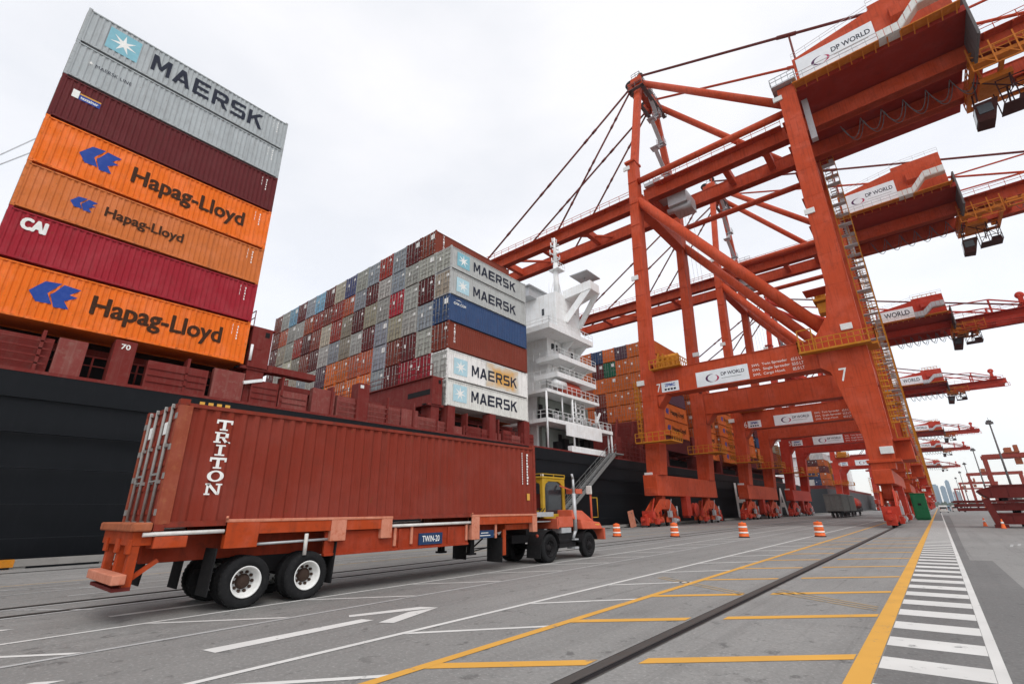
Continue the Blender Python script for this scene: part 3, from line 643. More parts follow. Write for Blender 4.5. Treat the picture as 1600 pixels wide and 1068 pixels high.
# ------------------------------------------------------------------ the loaded trailer and its tractor
TX = -11.70 - CW / 2     # centre line
GT = gz(TX)
tc0 = container((TX, 3.0 + CL / 2, 1.60 + GT), 2.62, 'brown', 'red-brown container lettered TRITON downwards, riding on the orange trailer', None, doors=False, jit=0)
tc0.color = (.222, .034, .020, 1)
tc0.rotation_euler[0] = R(.45); tc0.location.z += .05
def single_door(sx, h):
    b = MB(); Y = -CL / 2; X = CW / 2; x0, x1 = (-X + .14, -.012) if sx < 0 else (.012, X - .14)
    b.box(x0, x1, Y + .035, Y + .075, .16, h - .17)
    for i in range(5):
        z = .36 + (h - .72) * i / 4.0; b.box(x0 + .09, x1 - .09, Y + .018, Y + .036, z - .05, z + .05) if z + .05 < h - .17 else None
    d = b.build('door', M['box'], tc0); d.color = tc0.color
    for fx in (.27, .73):
        r = MB(); x = x0 + (x1 - x0) * fx; r.tube((x, Y - .012, .08), (x, Y - .012, h - .06), .03, 8)
        for z in (.14, h * .36, h * .64, h - .12): r.box(x - .06, x + .06, Y - .03, Y + .036, z - .035, z + .035)
        r.build('locking_rod', M['boxfit'], d)
    q = MB(); q.box(x0 + (x1 - x0) * .27, x0 + (x1 - x0) * .73, Y - .04, Y - .015, h * .41, h * .41 + .045); q.box(x0 + (x1 - x0) * .27, x0 + (x1 - x0) * .73, Y - .04, Y - .015, h * .36, h * .36 + .03); q.build('handle', M['boxfit'], d)
    for z in (.35, h * .4, h * .62, h - .35): MB().box(sx * (X - .03), sx * (X - .17), Y - .012, Y + .03, z - .06, z + .06).build('hinge', M['boxfit'], d)
    q = MB(); q.box(x0 + .35, x0 + .62, Y + .008, Y + .0175, h * .74, h * .84); q.build('placard', M['letterwhite'], d)
single_door(-1, 2.62); single_door(1, 2.62)
for sx in (-1, 1): b = MB(); b.box(sx * (CW / 2 + .002), sx * (CW / 2 - .135), -CL / 2 - .002, -CL / 2 + .25, .125, 2.49); b.build('corner_post', M['rustpost'], tc0)
# slab-serif letters built from bars: T R I T O N
SER = {
 'T': [(.0, .80, 1, 1), (.0, .62, .12, .8), (.88, .62, 1, .8), (.40, .12, .60, .8), (.25, 0, .75, .13)],
 'R': [(.0, .87, .68, 1), (.12, .12, .32, .88), (0, 0, .44, .13), (.3, .44, .68, .56), (.66, .52, .86, .92)],
 'I': [(.2, .87, .8, 1), (.40, .12, .60, .88), (.2, 0, .8, .13)],
 'N': [(0, .87, .30, 1), (.08, .12, .22, .88), (0, 0, .34, .13), (.62, .87, 1, 1), (.76, .12, .90, .88)]}
def serif(ch, o, y, z, wd, ht):
    vs = []; fs = []
    def q(pts): b = len(vs); vs.extend(pts); fs.append(tuple(range(b, b + len(pts))))
    for x0, y0, x1, y1 in SER.get(ch, []): q([(x0, y0), (x1, y0), (x1, y1), (x0, y1)])
    if ch == 'R': q([(.44, .46), (.62, .46), (.96, .0), (.70, 0)]); q([(.70, 0), (1.02, 0), (1.02, .13), (.78, .13)])
    if ch == 'N': q([(.06, .95), (.30, .95), (.90, .03), (.70, .03)])
    if ch == 'O':
        n = 24
        for i in range(n):
            a, b2 = 2 * math.pi * i / n, 2 * math.pi * (i + 1) / n
            q([(.5 + .5 * math.cos(a), .5 + .5 * math.sin(a)), (.5 + .5 * math.cos(b2), .5 + .5 * math.sin(b2)), (.5 + .27 * math.cos(b2), .5 + .37 * math.sin(b2)), (.5 + .27 * math.cos(a), .5 + .37 * math.sin(a))])
    flat('lettering', vs, fs, M['letterwhite'], o, (mark_x(o, 0), y, z), PY, PZ, wd, ht)
for i, ch in enumerate('TRITON'): serif(ch, tc0, .76 - CL / 2, 2.04 - i * .272, .33, .232)
for i in range(11):
    flat('marking', SQ, [(0, 1, 2, 3)], M['letterwhite'], tc0, (mark_x(tc0, 0), CL / 2 - .52, 2.2 - i * .105), PY, PZ, .07 if i % 4 else .10, .075)
for i in range(14): flat('marking', SQ, [(0, 1, 2, 3)], M['letterwhite'], tc0, (mark_x(tc0, 0), CL / 2 - .80, 2.25 - i * .085), PY, PZ, .035, .06)
flat('marking', SQ, [(0, 1, 2, 3)], M['ln_yellow'], tc0, (mark_x(tc0, 0), CL / 2 - .54, .58), PY, PZ, .17, .24)
for i in range(4): flat('marking', SQ, [(0, 1, 2, 3)], M['ln_yellow'], tc0, (CW / 2 - .006, -CL / 2 + .35 + i * .17, 2.545), PY, PZ, .10, .06)

tr_o = (TX, 5.6, GT)
trailer = empty('container_trailer', tr_o, 'orange container trailer with scuffed side guides and white-rimmed rear wheels', 'trailer')
XN, XF = -11.66, 2 * TX + 11.66      # near and far outer faces
def TB(): return MB(tr_o)
b = TB()
for X in (TX - .48, TX + .48):       # two chassis rails, deep belly between the axles and the kingpin
    b.prism([(3.05, 1.48), (14.4, 1.48), (14.4, 1.22), (11.9, .90), (6.6, .86), (6.3, .94), (3.05, .94)], 0, X - .07, X + .07)
for y in (3.3, 4.4, 5.6, 6.8, 8.0, 9.2, 10.4, 11.6, 12.8, 14.0): b.box(TX - .45, TX + .45, y - .06, y + .06, 1.15, 1.40)
b.build('chassis_frame', M['trailerdirtyshade'], trailer, bevel=.01)
b = TB()
for X, s in ((XN, 1), (XF, -1)):
    b.box(X - s * .10, X - s * .18, 6.65, 11.6, .90, 1.42)
    b.box(X - s * .06, X - s * .20, 6.65, 11.6, .86, .92)
    for y in (8.9, 10.75): b.box(X - s * .06, X - s * .10, y - .05, y + .05, .92, 1.42)
b.build('side_girder', M['trailerbelly'], trailer, bevel=.006)
for X, s in ((XN, 1), (XF, -1)):
    for y0, y1, legs in ((4.30, 8.55, ((4.30, 4.98, 1.17), (6.72, 7.14, 1.20), (8.20, 8.55, 1.20))), (11.66, 15.12, ((11.66, 12.02, 1.0), (14.85, 15.12, 1.12)))):
        b = TB(); b.box(X, X - s * .14, y0, y1, 1.44, 1.69)
        b.build('guide_beam', M['trailer'], trailer, bevel=.008)
        b = TB(); b.box(X + s * .02, X - s * .20, y0 - .02, y1 + .02, 1.69, 1.755); b.beam((X - s * .02, y0, 1.75), (X + s * .10, y0 - .05, 1.80), .05)
        b.build('guide_lip', M['scuffed'], trailer, bevel=.012)
        for i, (a, c, zb_) in enumerate(legs):
            b = TB(); b.box(X + s * .025, X - s * .16, a, c, zb_, 1.688); b.build('guide_post', M['trailer'] if (i == 0 and y0 < 5) else M['scuffed'], trailer, bevel=.01)
    for y0, y1 in ((2.85, 4.28), (8.57, 11.65)):
        b = TB(); b.tube((X - s * .04, y0, 1.50), (X - s * .04, y1, 1.52), .04, 8); b.build('side_tube', M['white'], trailer)
    for y in (8.72, 9.30, 11.5, 12.9): TB().box(X - s * .05, X - s * .09, y - .04, y + .04, 1.0 if y > 9 else .98, 1.46).build('stake', M['scuffed'], trailer)
    b = TB(); b.tube((X - s * .02, 6.12, 1.40), (X - s * .02, 6.12, .93), .045, 8); b.build('marker_tube', M['white'], trailer)
b = TB(); b.box(XN - .06, XN - .095, 9.58, 10.48, .955, 1.27); sg = b.build('sign_panel', M['signblue'], trailer)
text('TWIN-20', M['letterwhite'], sg, (XN - .056, 9.70, 1.03), PY, PZ, .66, .17, .01, org=tr_o)
b = TB(); b.box(XN - .06, XN - .095, 12.03, 12.80, 1.02, 1.26); sg = b.build('sign_panel', M['signblue'], trailer)
for i in range(2): flat('lettering', SQ, [(0, 1, 2, 3)], M['letterwhite'], sg, (XN - .056, 12.12 + i * .05, 1.09 + i * .08), PY, PZ, .5 - i * .15, .022, org=tr_o)
# rear end: bolster, posts and bumper
b = TB(); b.box(XN + .02, XF + .10, 2.62, 2.97, 1.56, 1.72); b.build('rear_bolster', M['rusty'], trailer, bevel=.03)
b = TB(); b.box(XN - .12, XF + .12, 2.72, 3.05, 1.30, 1.56); b.box(XN - .02, XN - .5, 3.05, 3.62, 1.24, 1.46); b.box(XF + .02, XF + .5, 3.05, 3.62, 1.24, 1.46); b.build('rear_cross_beam', M['trailer'], trailer, bevel=.015)
for X in (XN - .22, XN - 1.0, XF + .6):
    b = TB(); b.beam((X, 2.80, 1.32), (X, 2.80, .58), .17, .15, (0, 1, 0)); b.box(X - .11, X + .11, 2.68, 2.74, 1.16, 1.42); b.build('bumper_post', M['trailer'], trailer, bevel=.012)
for X in (XN - .30, XF + .30):
    b = TB(); b.beam((X, 2.84, .70), (X, 3.25, 1.02), .08); b.build('bumper_brace', M['trailer'], trailer)
b = TB(); b.box(XN + .02, XF + .55, 2.52, 2.74, .66, .83); b.build('bumper', M['scuffed'], trailer, bevel=.02)
b = TB(); b.box(XN - .08, XF + .7, 2.58, 2.86, .54, .60); b.build('bumper_plate', M['lookred'], trailer)
# wheels
def wheel(parent, x, y, r, wd, s, org, rim='rim', name='wheel', dish=.20):
    """tyre and dished rim with hub and nuts; s = +1 faces +X"""
    zc = r + gz(x)
    b = MB(org); q = r * .60
    b.lathe([(-wd / 2, q), (-wd / 2, r * .90), (-wd / 2 + .035, r * .97), (-wd / 2 + .06, r), (wd / 2 - .06, r), (wd / 2 - .035, r * .97), (wd / 2, r * .90), (wd / 2, q), (-wd / 2, q)], (x, y, zc), 0, 36)
    for k in range(36):
        a = 2 * math.pi * k / 36; c = Vector((x, y + r * math.cos(a), zc + r * math.sin(a)))
        c = c - Vector((0, math.cos(a), math.sin(a))) * .012
        b.beam(c - Vector((wd / 2 - .05, 0, 0)), c + Vector((wd / 2 - .05, 0, 0)), .05, .034, (0, math.cos(a), math.sin(a)))
    ty = b.build('tyre' if parent.type == 'EMPTY' else name, M['rubber'], parent)
    b = MB(org); o = s * wd / 2
    b.lathe([(o - s * wd * .9, q * .98), (o - s * .01, q * 1.0), (o + s * .012, q * 1.02), (o + s * .012, q * .95), (o - s * .03, q * .88), (o - s * dish * .6, q * .80), (o - s * dish, q * .66), (o - s * dish, .02)], (x, y, zc), 0, 36)
    rm = b.build('rim', M[rim], ty)
    b = MB(org); b.lathe([(o - s * (dish - .004), r * .30), (o - s * (dish - .05), r * .27), (o - s * (dish - .09), r * .17), (o - s * (dish - .10), 0.001)], (x, y, zc), 0, 18)
    for k in range(10):
        a = 2 * math.pi * k / 10; c = Vector((x + o - s * dish, y + r * .37 * math.cos(a), zc + r * .37 * math.sin(a))); b.tube(c, c + Vector((s * .05, 0, 0)), .034, 6)
    b.build('hub', M['dark'] if rim != 'rim' else M['hubrust'], ty)
    return ty
for y in (4.90, 6.27):
    for X in (-11.84, -12.17, -13.65 + .03, -13.98 + .03):
        s = 1 if X > TX else -1; wheel(trailer, X, y, .515, .27, s, tr_o)
    b = TB(); b.tube((-11.9, y, .52 + GT), (-13.9, y, .52 + GT), .075, 10); b.build('axle', M['dark'], trailer)
b = TB()
for X in (TX - .48, TX + .48):
    b.prism([(4.5, .94), (6.7, .94), (5.9, .66), (5.3, .66)], 0, X - .05, X + .05); b.beam((X, 4.4, .62), (X, 6.8, .62), .09, .08)
b.build('suspension', M['dark'], trailer)
for X in (-11.98, -13.80):
    for y, z0 in ((4.20, .28), (6.93, .25), (3.46, .42)):
        if y == 3.46 and X > TX: continue
        b = TB(); b.beam((X, y, 1.18 if y > 4 else .96), (X, y - .05, z0), .62, .025, (0, 1, 0)); b.build('mud_flap', M['rubber'], trailer)
b = TB(); b.tube((XN - .1, 4.9, 1.22), (XN - .1, 6.9, 1.25), .03, 8); b.build('guard_tube', M['galv'], trailer)
for X in (-12.2, -13.65):
    b = TB(); b.box(X - .09, X + .09, 12.08, 12.26, .56, 1.15); b.box(X - .13, X + .13, 12.02, 12.32, .50, .56); b.beam((X, 11.7, .98), (X, 12.1, .70), .04); b.beam((X, 12.25, .70), (X, 12.75, .98), .04); b.build('landing_leg', M['dark'], trailer)
b = TB(); b.tube((-12.2, 12.25, .68), (-12.2, 13.5, .68), .02, 6); b.tube((-12.2, 12.25, .60), (-12.2, 13.4, .72), .02, 6); b.build('brace_rod', M['dark'], trailer)
b = TB(); b.box(-11.86, -11.92, 13.42, 13.58, .42, 1.25); b.build('mud_flap_post', M['trailer'], trailer)
for x in (-12.05, -13.8): b = TB(); b.beam((x, 13.2, 1.0), (x, 13.2, .22), .70, .03, (0, 1, 0)); b.build('front_mud_flap', M['rubber'], trailer)
b = TB(); b.box(TX - 1.0, TX + 1.0, 13.6, 15.2, 1.22, 1.42); b.build('gooseneck', M['trailer'], trailer, bevel=.02)

tt_o = (TX, 17.3, GT)
tractor = empty('terminal_tractor', tt_o, 'orange yard tractor with yellow caged cab pulling the loaded trailer', 'tractor')
def QB(): return MB(tt_o)
for X in (-11.95, -12.27, -13.57, -13.89):
    wheel(tractor, X, 16.15, .52, .27, 1 if X > TX else -1, tt_o, rim='dark', dish=.12)
for X in (-11.97, -13.87): wheel(tractor, X, 19.02, .50, .29, 1 if X > TX else -1, tt_o, rim='dark', dish=.05)
for y, z in ((16.15, .5), (19.02, .48)): QB().tube((-11.9, y, z), (-13.9, y, z), .1, 10).build('axle', M['dark'], tractor)
b = QB()
for X in (TX - .42, TX + .42): b.box(X - .05, X + .05, 14.6, 20.0, .70, .98)
b.box(TX - .5, TX + .5, 15.4, 16.6, .98, 1.16); b.box(-12.05, -12.6, 17.1, 18.3, .42, .98); b.tube((-12.25, 17.0, .66), (-12.25, 18.2, .66), .22, 14); b.build('chassis', M['dark'], tractor)
def arch(x0, x1, yc, zc, r, a0, a1, n=14):
    b = QB(); vs = []; fs = []
    for i in range(n + 1):
        a = R(a0 + (a1 - a0) * i / n)
        for rr in (r, r + .025):
            for x in (x0, x1): vs.append((x, yc + rr * math.cos(a), zc + rr * math.sin(a)))
    for i in range(n):
        k = 4 * i; fs += [(k, k + 1, k + 5, k + 4), (k + 2, k + 6, k + 7, k + 3), (k, k + 4, k + 6, k + 2), (k + 1, k + 3, k + 7, k + 5)]
    b.add(vs, fs); return b
for x0, x1 in ((-11.78, -12.46), (-13.38, -14.06)):
    arch(x0, x1, 16.15, .50, .62, 10, 170).build('rear_mudguard', M['dark'], tractor)
    b = QB(); b.beam((x0 * .5 + x1 * .5, 15.50, .62), (x0 * .5 + x1 * .5, 15.46, .16), .66, .03, (0, 1, 0)); b.build('mud_flap', M['rubber'], tractor)
    arch(x0, x1 + .2, 19.02, .48, .62, 15, 170).build('front_mudguard', M['dark'], tractor)
# bonnet and front end
b = QB(); b.hexa([(-11.75, 18.45, 1.10), (-14.0, 18.45, 1.10), (-14.0, 20.12, 1.06), (-11.75, 20.12, 1.06)], [(-11.85, 18.45, 1.50), (-14.0, 18.45, 1.50), (-14.0, 20.05, 1.34), (-11.85, 20.05, 1.34)])
b.build('front_body', M['tractor'], tractor, bevel=.04)
b = QB(); b.hexa([(-11.95, 18.05, 1.50), (-12.95, 18.05, 1.50), (-12.95, 19.75, 1.38), (-11.95, 19.75, 1.38)], [(-12.05, 18.10, 1.88), (-12.9, 18.10, 1.88), (-12.9, 18.95, 1.84), (-12.05, 18.95, 1.84)])
b.build('engine_cover', M['tractor'], tractor, bevel=.04)
b = QB(); b.box(-11.72, -14.05, 20.12, 20.25, .62, 1.10); b.build('front_bumper', M['tractor'], tractor, bevel=.02)
b = QB(); b.box(-12.0, -12.12, 17.0, 18.1, 1.20, 1.62); b.box(-12.0, -13.9, 16.95, 17.05, 1.15, 1.55); b.build('side_body', M['tractor'], tractor, bevel=.015)
for x in (-11.95, -13.8): QB().box(x, x - .16, 20.252, 20.27, .82, .96).build('headlight', M['lamp'], tractor)
# cab: yellow frame, dark openings
XC0, XC1 = -12.72, -14.02; YC0, YC1 = 16.98, 18.62
cb = empty_part = None
b = QB()
for x in (XC0 - .07, XC1 + .07):
    for y in (YC0 + .07, YC1 - .07): b.box(x - .075, x + .075, y - .085, y + .085, 1.20, 3.20)
b.box(XC0, XC1, YC0, YC1, 3.06, 3.18); b.box(XC0 + .03, XC1 - .03, YC0 - .06, YC1 + .02, 3.18, 3.26)
for y in (YC0, YC1 - .10):
    b.box(XC0 - .02, XC1 + .02, y, y + .10, 1.35, 1.86)
for x0_ in (XC0, XC1 + .07): b.box(x0_, x0_ - .07, YC0 + .1, YC1 - .1, 1.35, 1.72)
for s in (0, 1):     # rounded upper corners of the openings
    for y in (YC0 + .14, YC1 - .34): pass
b.prism([(YC0 + .14, 3.06), (YC0 + .14, 2.70), (YC0 + .22, 2.94), (YC0 + .46, 3.06)], 0, XC0, XC0 - .08); b.prism([(YC1 - .14, 3.06), (YC1 - .46, 3.06), (YC1 - .22, 2.94), (YC1 - .14, 2.70)], 0, XC0, XC0 - .08)
b.prism([(XC0 - .12, 3.06), (XC0 - .12, 2.75), (XC0 - .20, 2.95), (XC0 - .42, 3.06)], 1, YC0, YC0 + .08); b.prism([(XC1 + .12, 3.06), (XC1 + .42, 3.06), (XC1 + .20, 2.95), (XC1 + .12, 2.75)], 1, YC0, YC0 + .08)
cab = b.build('cab', M['cabyellow'], tractor, bevel=.02)
b = QB(); b.box(XC0 - .06, XC0 - .08, YC0 + .12, YC1 - .12, 1.72, 3.06); b.box(XC0 - .12, XC1 + .12, YC1 - .06, YC1 - .08, 1.80, 3.06); b.build('window', M['glass'], cab)
b = QB(); b.box(XC0 - .30, XC1 + .30, YC0 + .35, YC0 + .55, 1.7, 2.55); b.box(XC0 - .30, XC1 + .30, YC0 + .35, YC0 + .95, 1.62, 1.76); b.build('driver_seat', M['lookred'], cab)
b = QB(); b.rail([(XC0 + .02, YC0 - .06, 3.26), (XC0 + .02, YC1, 3.26)], .10, .8, .02, False); b.rail([(XC0 + .02, YC0 - .06, 3.26), (XC1, YC0 - .06, 3.26)], .10, .6, .02, False); b.build('roof_rack', M['cabyellow'], cab)
b = QB(); b.tube((-13.2, 17.6, 3.26), (-13.2, 17.6, 3.40), .07, 10); b.build('beacon', M['white'], cab)
b = QB(); b.beam((-12.45, 17.95, 1.18), (-12.6, 18.5, 1.75), .22, .3); b.beam((-12.35, 18.0, 1.0), (-12.35, 18.35, 1.45), .16); b.build('step_guard', M['cabyellow'], tractor, bevel=.02)
b = QB(); b.box(-12.2, -14.0, 15.85, 16.98, 1.62, 1.80); b.box(-12.3, -13.9, 15.9, 16.9, 1.42, 1.46); b.build('rear_deck', M['galv'], tractor, bevel=.01)
b = QB(); b.tube((-12.02, 18.28, 1.05), (-12.02, 18.28, 2.55), .085, 14); b.tube((-12.02, 18.28, 2.55), (-12.02, 18.28, 3.15), .055, 12, .05); b.tube((-12.02, 18.28, 3.15), (-12.02, 18.20, 3.36), .05, 12); b.tube((-12.02, 18.28, 1.05), (-12.05, 18.1, .75), .07, 10); b.build('exhaust_pipe', M['galv'], tractor)
b = QB(); b.box(-12.02, -12.55, 18.48, 18.98, 2.55, 2.75); b.beam((-12.7, 18.2, 2.9), (-12.2, 18.6, 2.65), .06); b.build('air_intake', M['tractor'], tractor)
b = QB(); b.tube((-12.2, 19.95, 1.3), (-12.2, 19.95, 2.62), .05, 8); b.build('mirror_post', M['tractor'], tractor)
b = QB(); b.box(-12.08, -12.34, 19.82, 19.92, 2.55, 2.92); b.build('mirror', M['white'], tractor, bevel=.02)
for x in (-11.9, -13.95): b = QB(); b.lathe([(0, .001), (0, .06), (.03, .06), (.03, .001)], (x, 15.42, .95), 1, 12); b.build('tail_light', M['orangebox'], tractor)
b = QB()
for k in range(3): b.path([(-12.9 + k * .14, 16.9 + .02 * k, 1.95), (-12.9 + k * .14, 16.5, 1.75 - .1 * k), (-12.9 + k * .1, 16.0, 1.62 - .08 * k), (-12.9 + k * .1, 15.3, 1.55)], .022, 6)
b.build('air_hose', M['dark'], tractor)
b = QB(); b.box(-12.02, -12.5, 17.25, 17.95, .98, 1.18); b.box(-11.9, -12.3, 18.0, 18.3, .35, .42); b.box(-11.9, -12.3, 18.0, 18.3, .68, .74); b.build('step', M['galv'], tractor)
b = QB(); b.box(-11.86, -11.82, 18.6, 19.5, 1.12, 1.2); b.box(-11.835, -11.80, 19.55, 19.9, 1.14, 1.28); b.build('side_marker', M['ln_yellow'], tractor)
b = QB(); b.path([(-12.2, 19.95, 1.55), (-12.1, 20.35, 1.55), (-12.1, 20.35, 2.4), (-12.2, 19.95, 2.4)], .018, 6); b.build('grab_rail', M['cabyellow'], tractor)

# ------------------------------------------------------------------ quay cranes
def make_crane(Yc, number, label, kz=1.0, kx=1.0, skin='crane', house_word='DP WORLD', detail=True):
    """a ship-to-shore crane: x is measured across the quay, y from the middle of the crane"""
    org = (-15.8, Yc, 0.0); MT = M[skin]
    root = empty('quay_crane', org, label, 'crane', 'red quay cranes along the berth')
    Z = lambda z: z if z <= 20.4 else 20.4 + (z - 20.4) * kz
    XO = lambda x: x if -30 < x < 0 else (x * kx if x > 0 else -30 + (x + 30) * kx)
    B = lambda: MB((org[0], 0, 0))       # y is already local; shift applied below
    def put(b, name, mat, parent=root, bevel=0.0): return b.build(name, mat, parent, bevel)
    FY = 9.35
    zw, zl = gz(-28), 0.0
    # bogies with wheels
    for X, z0, sz0 in ((-28.0, zw, 3.75), (-3.6, zl, 4.2)):
        for s in (-1, 1):
            yc = s * 8.6; b = B()
            for dx in (-.55, .55):      # main equaliser
                b.prism([(yc - 3.6, 1.95 + z0), (yc - 2.8, 1.5 + z0), (yc - 1.2, 2.1 + z0), (yc + 1.2, 2.1 + z0), (yc + 2.8, 1.5 + z0), (yc + 3.6, 1.95 + z0), (yc + 1.4, 3.35 + z0), (yc - 1.4, 3.35 + z0)], 0, X + dx - .08, X + dx + .08)
            b.box(X - .47, X + .47, yc - .55, yc + .55, 2.6 + z0, sz0)
            b.tube((X - .72, yc, 2.75 + z0), (X + .72, yc, 2.75 + z0), .38, 14)
            for k in (-1, 1):
                y2 = yc + k * 2.65
                for dx in (-.36, .36): b.prism([(y2 - 2.3, .50 + z0), (y2 - 2.2, 1.0 + z0), (y2 - .55, 1.8 + z0), (y2 + .55, 1.8 + z0), (y2 + 2.2, 1.0 + z0), (y2 + 2.3, .50 + z0), (y2 + .9, .45 + z0), (y2, 1.0 + z0), (y2 - .9, .45 + z0)], 0, X + dx - .07, X + dx + .07)
                b.tube((X - .66, y2, 1.5 + z0), (X + .66, y2, 1.5 + z0), .2, 10)
            bg = put(b, 'bogie', MT, bevel=.03 if detail else 0)
            b = B(); ye = yc + s * 5.2
            b.box(X - .4, X + .4, ye - .3, ye + .3, .25 + z0, 1.2 + z0); b.tube((X, ye + s * .3, .85 + z0), (X, ye + s * .85, .85 + z0), .18, 10); b.beam((X, ye, 1.2 + z0), (X, yc + s * 3.6, 1.7 + z0), .3); b.box(X - .6, X + .6, ye - s * .9 - .3, ye - s * .9 + .3, .6 + z0, 1.9 + z0); put(b, 'buffer', M['crane2'], bg)
            for k in (-1, 1):
                b = B(); y2 = yc + k * 2.65
                b.box(X + .50, X + .86, y2 - .9, y2 - .1, .35 + z0, 1.0 + z0); b.tube((X + .68, y2 - .1, .68 + z0), (X + .68, y2 + .8, .68 + z0), .24, 12); b.tube((X + .55, y2 + 1.1, 1.2 + z0), (X + .55, y2 + 1.1, 2.5 + z0), .12, 8); b.box(X + .45, X + .8, y2 - 1.9, y2 - 1.1, 1.1 + z0, 1.9 + z0); b.beam((X + .6, y2 - 1.6, 1.8 + z0), (X + .6, y2 - .6, 3.4 + z0), .12); put(b, 'drive_motor', M['galv'] if k > 0 else M['crane2'], bg)
            for k in range(4):
                w_ = B(); yw = yc + (-4.2, -1.3, 1.3, 4.2)[k]; w_.lathe([(-.12, .05), (-.12, .30), (-.09, .36), (.09, .36), (.12, .30), (.12, .05)], (X, yw, .36 + z0), 0, 18); put(w_, 'wheel', M['dark'], bg)
    for X, z0, sz0 in ((-28.0, zw, 3.6), (-3.6, zl, 4.0)):
        b = B(); b.box(X + .2, X + 1.0, -2.2, -.6, 1.2 + z0, sz0); b.lathe([(-.25, .1), (-.25, .95), (-.18, .95), (-.18, .5), (.18, .5), (.18, .95), (.25, .95), (.25, .1)], (X + .75, 1.4, 2.0 + z0), 0, 22); b.box(X - .5, X + .4, -.3, .3, .9 + z0, sz0); put(b, 'cable_reel', M['crane2'])
    # sill beams
    b = B(); b.box(-28.95, -27.1, -11.2, 11.6, 3.55, 6.15); b.box(-28.7, -27.4, -11.26, -11.2, 3.8, 4.6); put(b, 'sill_beam', MT, bevel=.06)
    b = B(); b.box(-4.4, -2.75, -10.8, 11.6, 4.0, 5.4); put(b, 'sill_beam', MT, bevel=.06)
    # legs
    for s in (-1, 1):
        y = s * FY
        b = B()
        def ring(xc, wx, wy, z, yy=y): return [(xc - wx / 2, yy - wy / 2, z), (xc + wx / 2, yy - wy / 2, z), (xc + wx / 2, yy + wy / 2, z), (xc - wx / 2, yy + wy / 2, z)]
        b.hexa(ring(-27.75, 1.9, 2.3, 6.15), ring(-27.1, 2.2, 2.3, 16.6)); b.hexa(ring(-27.1, 2.2, 2.3, 16.6), ring(-27.1, 2.2, 2.3, 20.1)); b.hexa(ring(-27.35, 1.55, 2.1, 20.1), ring(-26.0, 1.35, 1.9, Z(56)))
        b.box(-27.0, -25.2, y - 1.25, y + 1.25, Z(55.9), Z(56.3))
        for zz in range(8, 54, 4):
            t_ = (zz - 20.1) / 35.9; xc = -27.35 + 1.35 * t_ if zz > 20 else -27.75 + .65 * (zz - 6.15) / 10.45; hw_ = (1.55 - .2 * t_) / 2 if zz > 20 else 1.0
            if not 16.6 < zz < 20.1: b.box(xc - hw_ - .02, xc + hw_ + .02, y - 1.17 + (.1 if zz > 20 else 0), y + 1.17 - (.1 if zz > 20 else 0), Z(zz), Z(zz) + .07)
        put(b, 'leg', MT, bevel=.05)
        b = B()
        b.prism([(-4.35, 5.4), (-2.35, 5.4), (-2.05, 8.5), (-2.05, 20.4), (-2.1, Z(55.5)), (-4.05, Z(55.5)), (-4.25, Z(26)), (-4.9, Z(22.4)), (-6.6, 20.0), (-6.6, 16.6), (-5.75, 15.9), (-4.35, 8.5)], 1, y - 1.25, y + 1.25)
        b.box(-4.6, -1.75, y - 1.45, y + 1.45, 6.05, 6.35)
        for zz in range(10, 54, 4):
            if not 14 < zz < 26: b.box(-4.38 if zz > 26 else -4.72 - (zz - 10) * .12, -2.03, y - 1.268, y + 1.268, Z(zz), Z(zz) + .06)
        b.box(-2.06, -2.0, y - 1.27, y - 1.20, 8.5, Z(55))
        put(b, 'leg', MT, bevel=.05)
        b = B(); b.box(-26.0, -6.6, y - 1.05, y + 1.05, 16.65, 19.95); b.box(-26.0, -6.6, y - 1.16, y + 1.16, 16.58, 16.68); b.box(-26.0, -6.6, y - 1.14, y + 1.14, 19.93, 20.02); [b.box(x_, x_ + .05, y - 1.064, y + 1.064, 16.7, 19.9) for x_ in (-22.0, -13.85, -7.7)]; b.prism([(-26.0, 16.65), (-24.7, 16.65), (-26.0, 15.0)], 1, y - 1.0, y + 1.0); b.prism([(-26.0, 19.95), (-25.0, 19.95), (-26.3, 21.5)], 1, y - 1.0, y + 1.0)
        pb = put(b, 'portal_beam', MT, bevel=.05)
        b = B(); b.tube((-25.9, y, Z(48.8)), (-5.3, y, 21.0), .74, 18); put(b, 'diagonal_brace', MT)
        b = B(); b.tube((-25.6, y, Z(52.4)), (-4.0, y, Z(52.4)), .50, 16); put(b, 'upper_brace', MT)
        b = B(); b.beam((-25.9, y * .97, Z(56.2)), (-25.6, s * 3.4, Z(78.4)), 1.0, 1.1, (1, 0, 0)); put(b, 'mast', MT, bevel=.03)
        b = B(); b.tube((-25.4, s * 3.5, Z(78.6)), (-3.6, y, Z(53.6)), .58, 16); put(b, 'mast_brace', MT)
        # boom stays and back stays
        for xt, zt, r in ((-46, 53.9, .22), (-67, 53.9, .24)):
            b = B(); p = Vector((-26.2, s * 3.6, Z(79.0))); q = Vector((XO(xt), s * 3.5, Z(zt)))
            b.tube(p, q, r * .8, 8)
            for t in (.22, .27, .5, .55, .78): b.tube(p.lerp(q, t), p.lerp(q, t + .022), r * 1.08, 8)
            put(b, 'boom_stay', M['cable'])
        b = B(); p = Vector((-25.2, s * 3.6, Z(80.0))); q = Vector((XO(37), s * 3.5, Z(55.4))); k = Vector((XO(-1.0), s * 3.5, Z(67.5)))
        b.tube(p, q, .21, 8); kk = p.lerp(q, .385); b.tube(p.lerp(q, .36), p.lerp(q, .40), .30, 8); b.tube(kk, (kk.x, kk.y, Z(55)), .14, 8)
        put(b, 'back_stay', M['cable'] if s < 0 else MT)
        # boom and girder
        y0, y1 = (s * 4.05, s * 2.85)
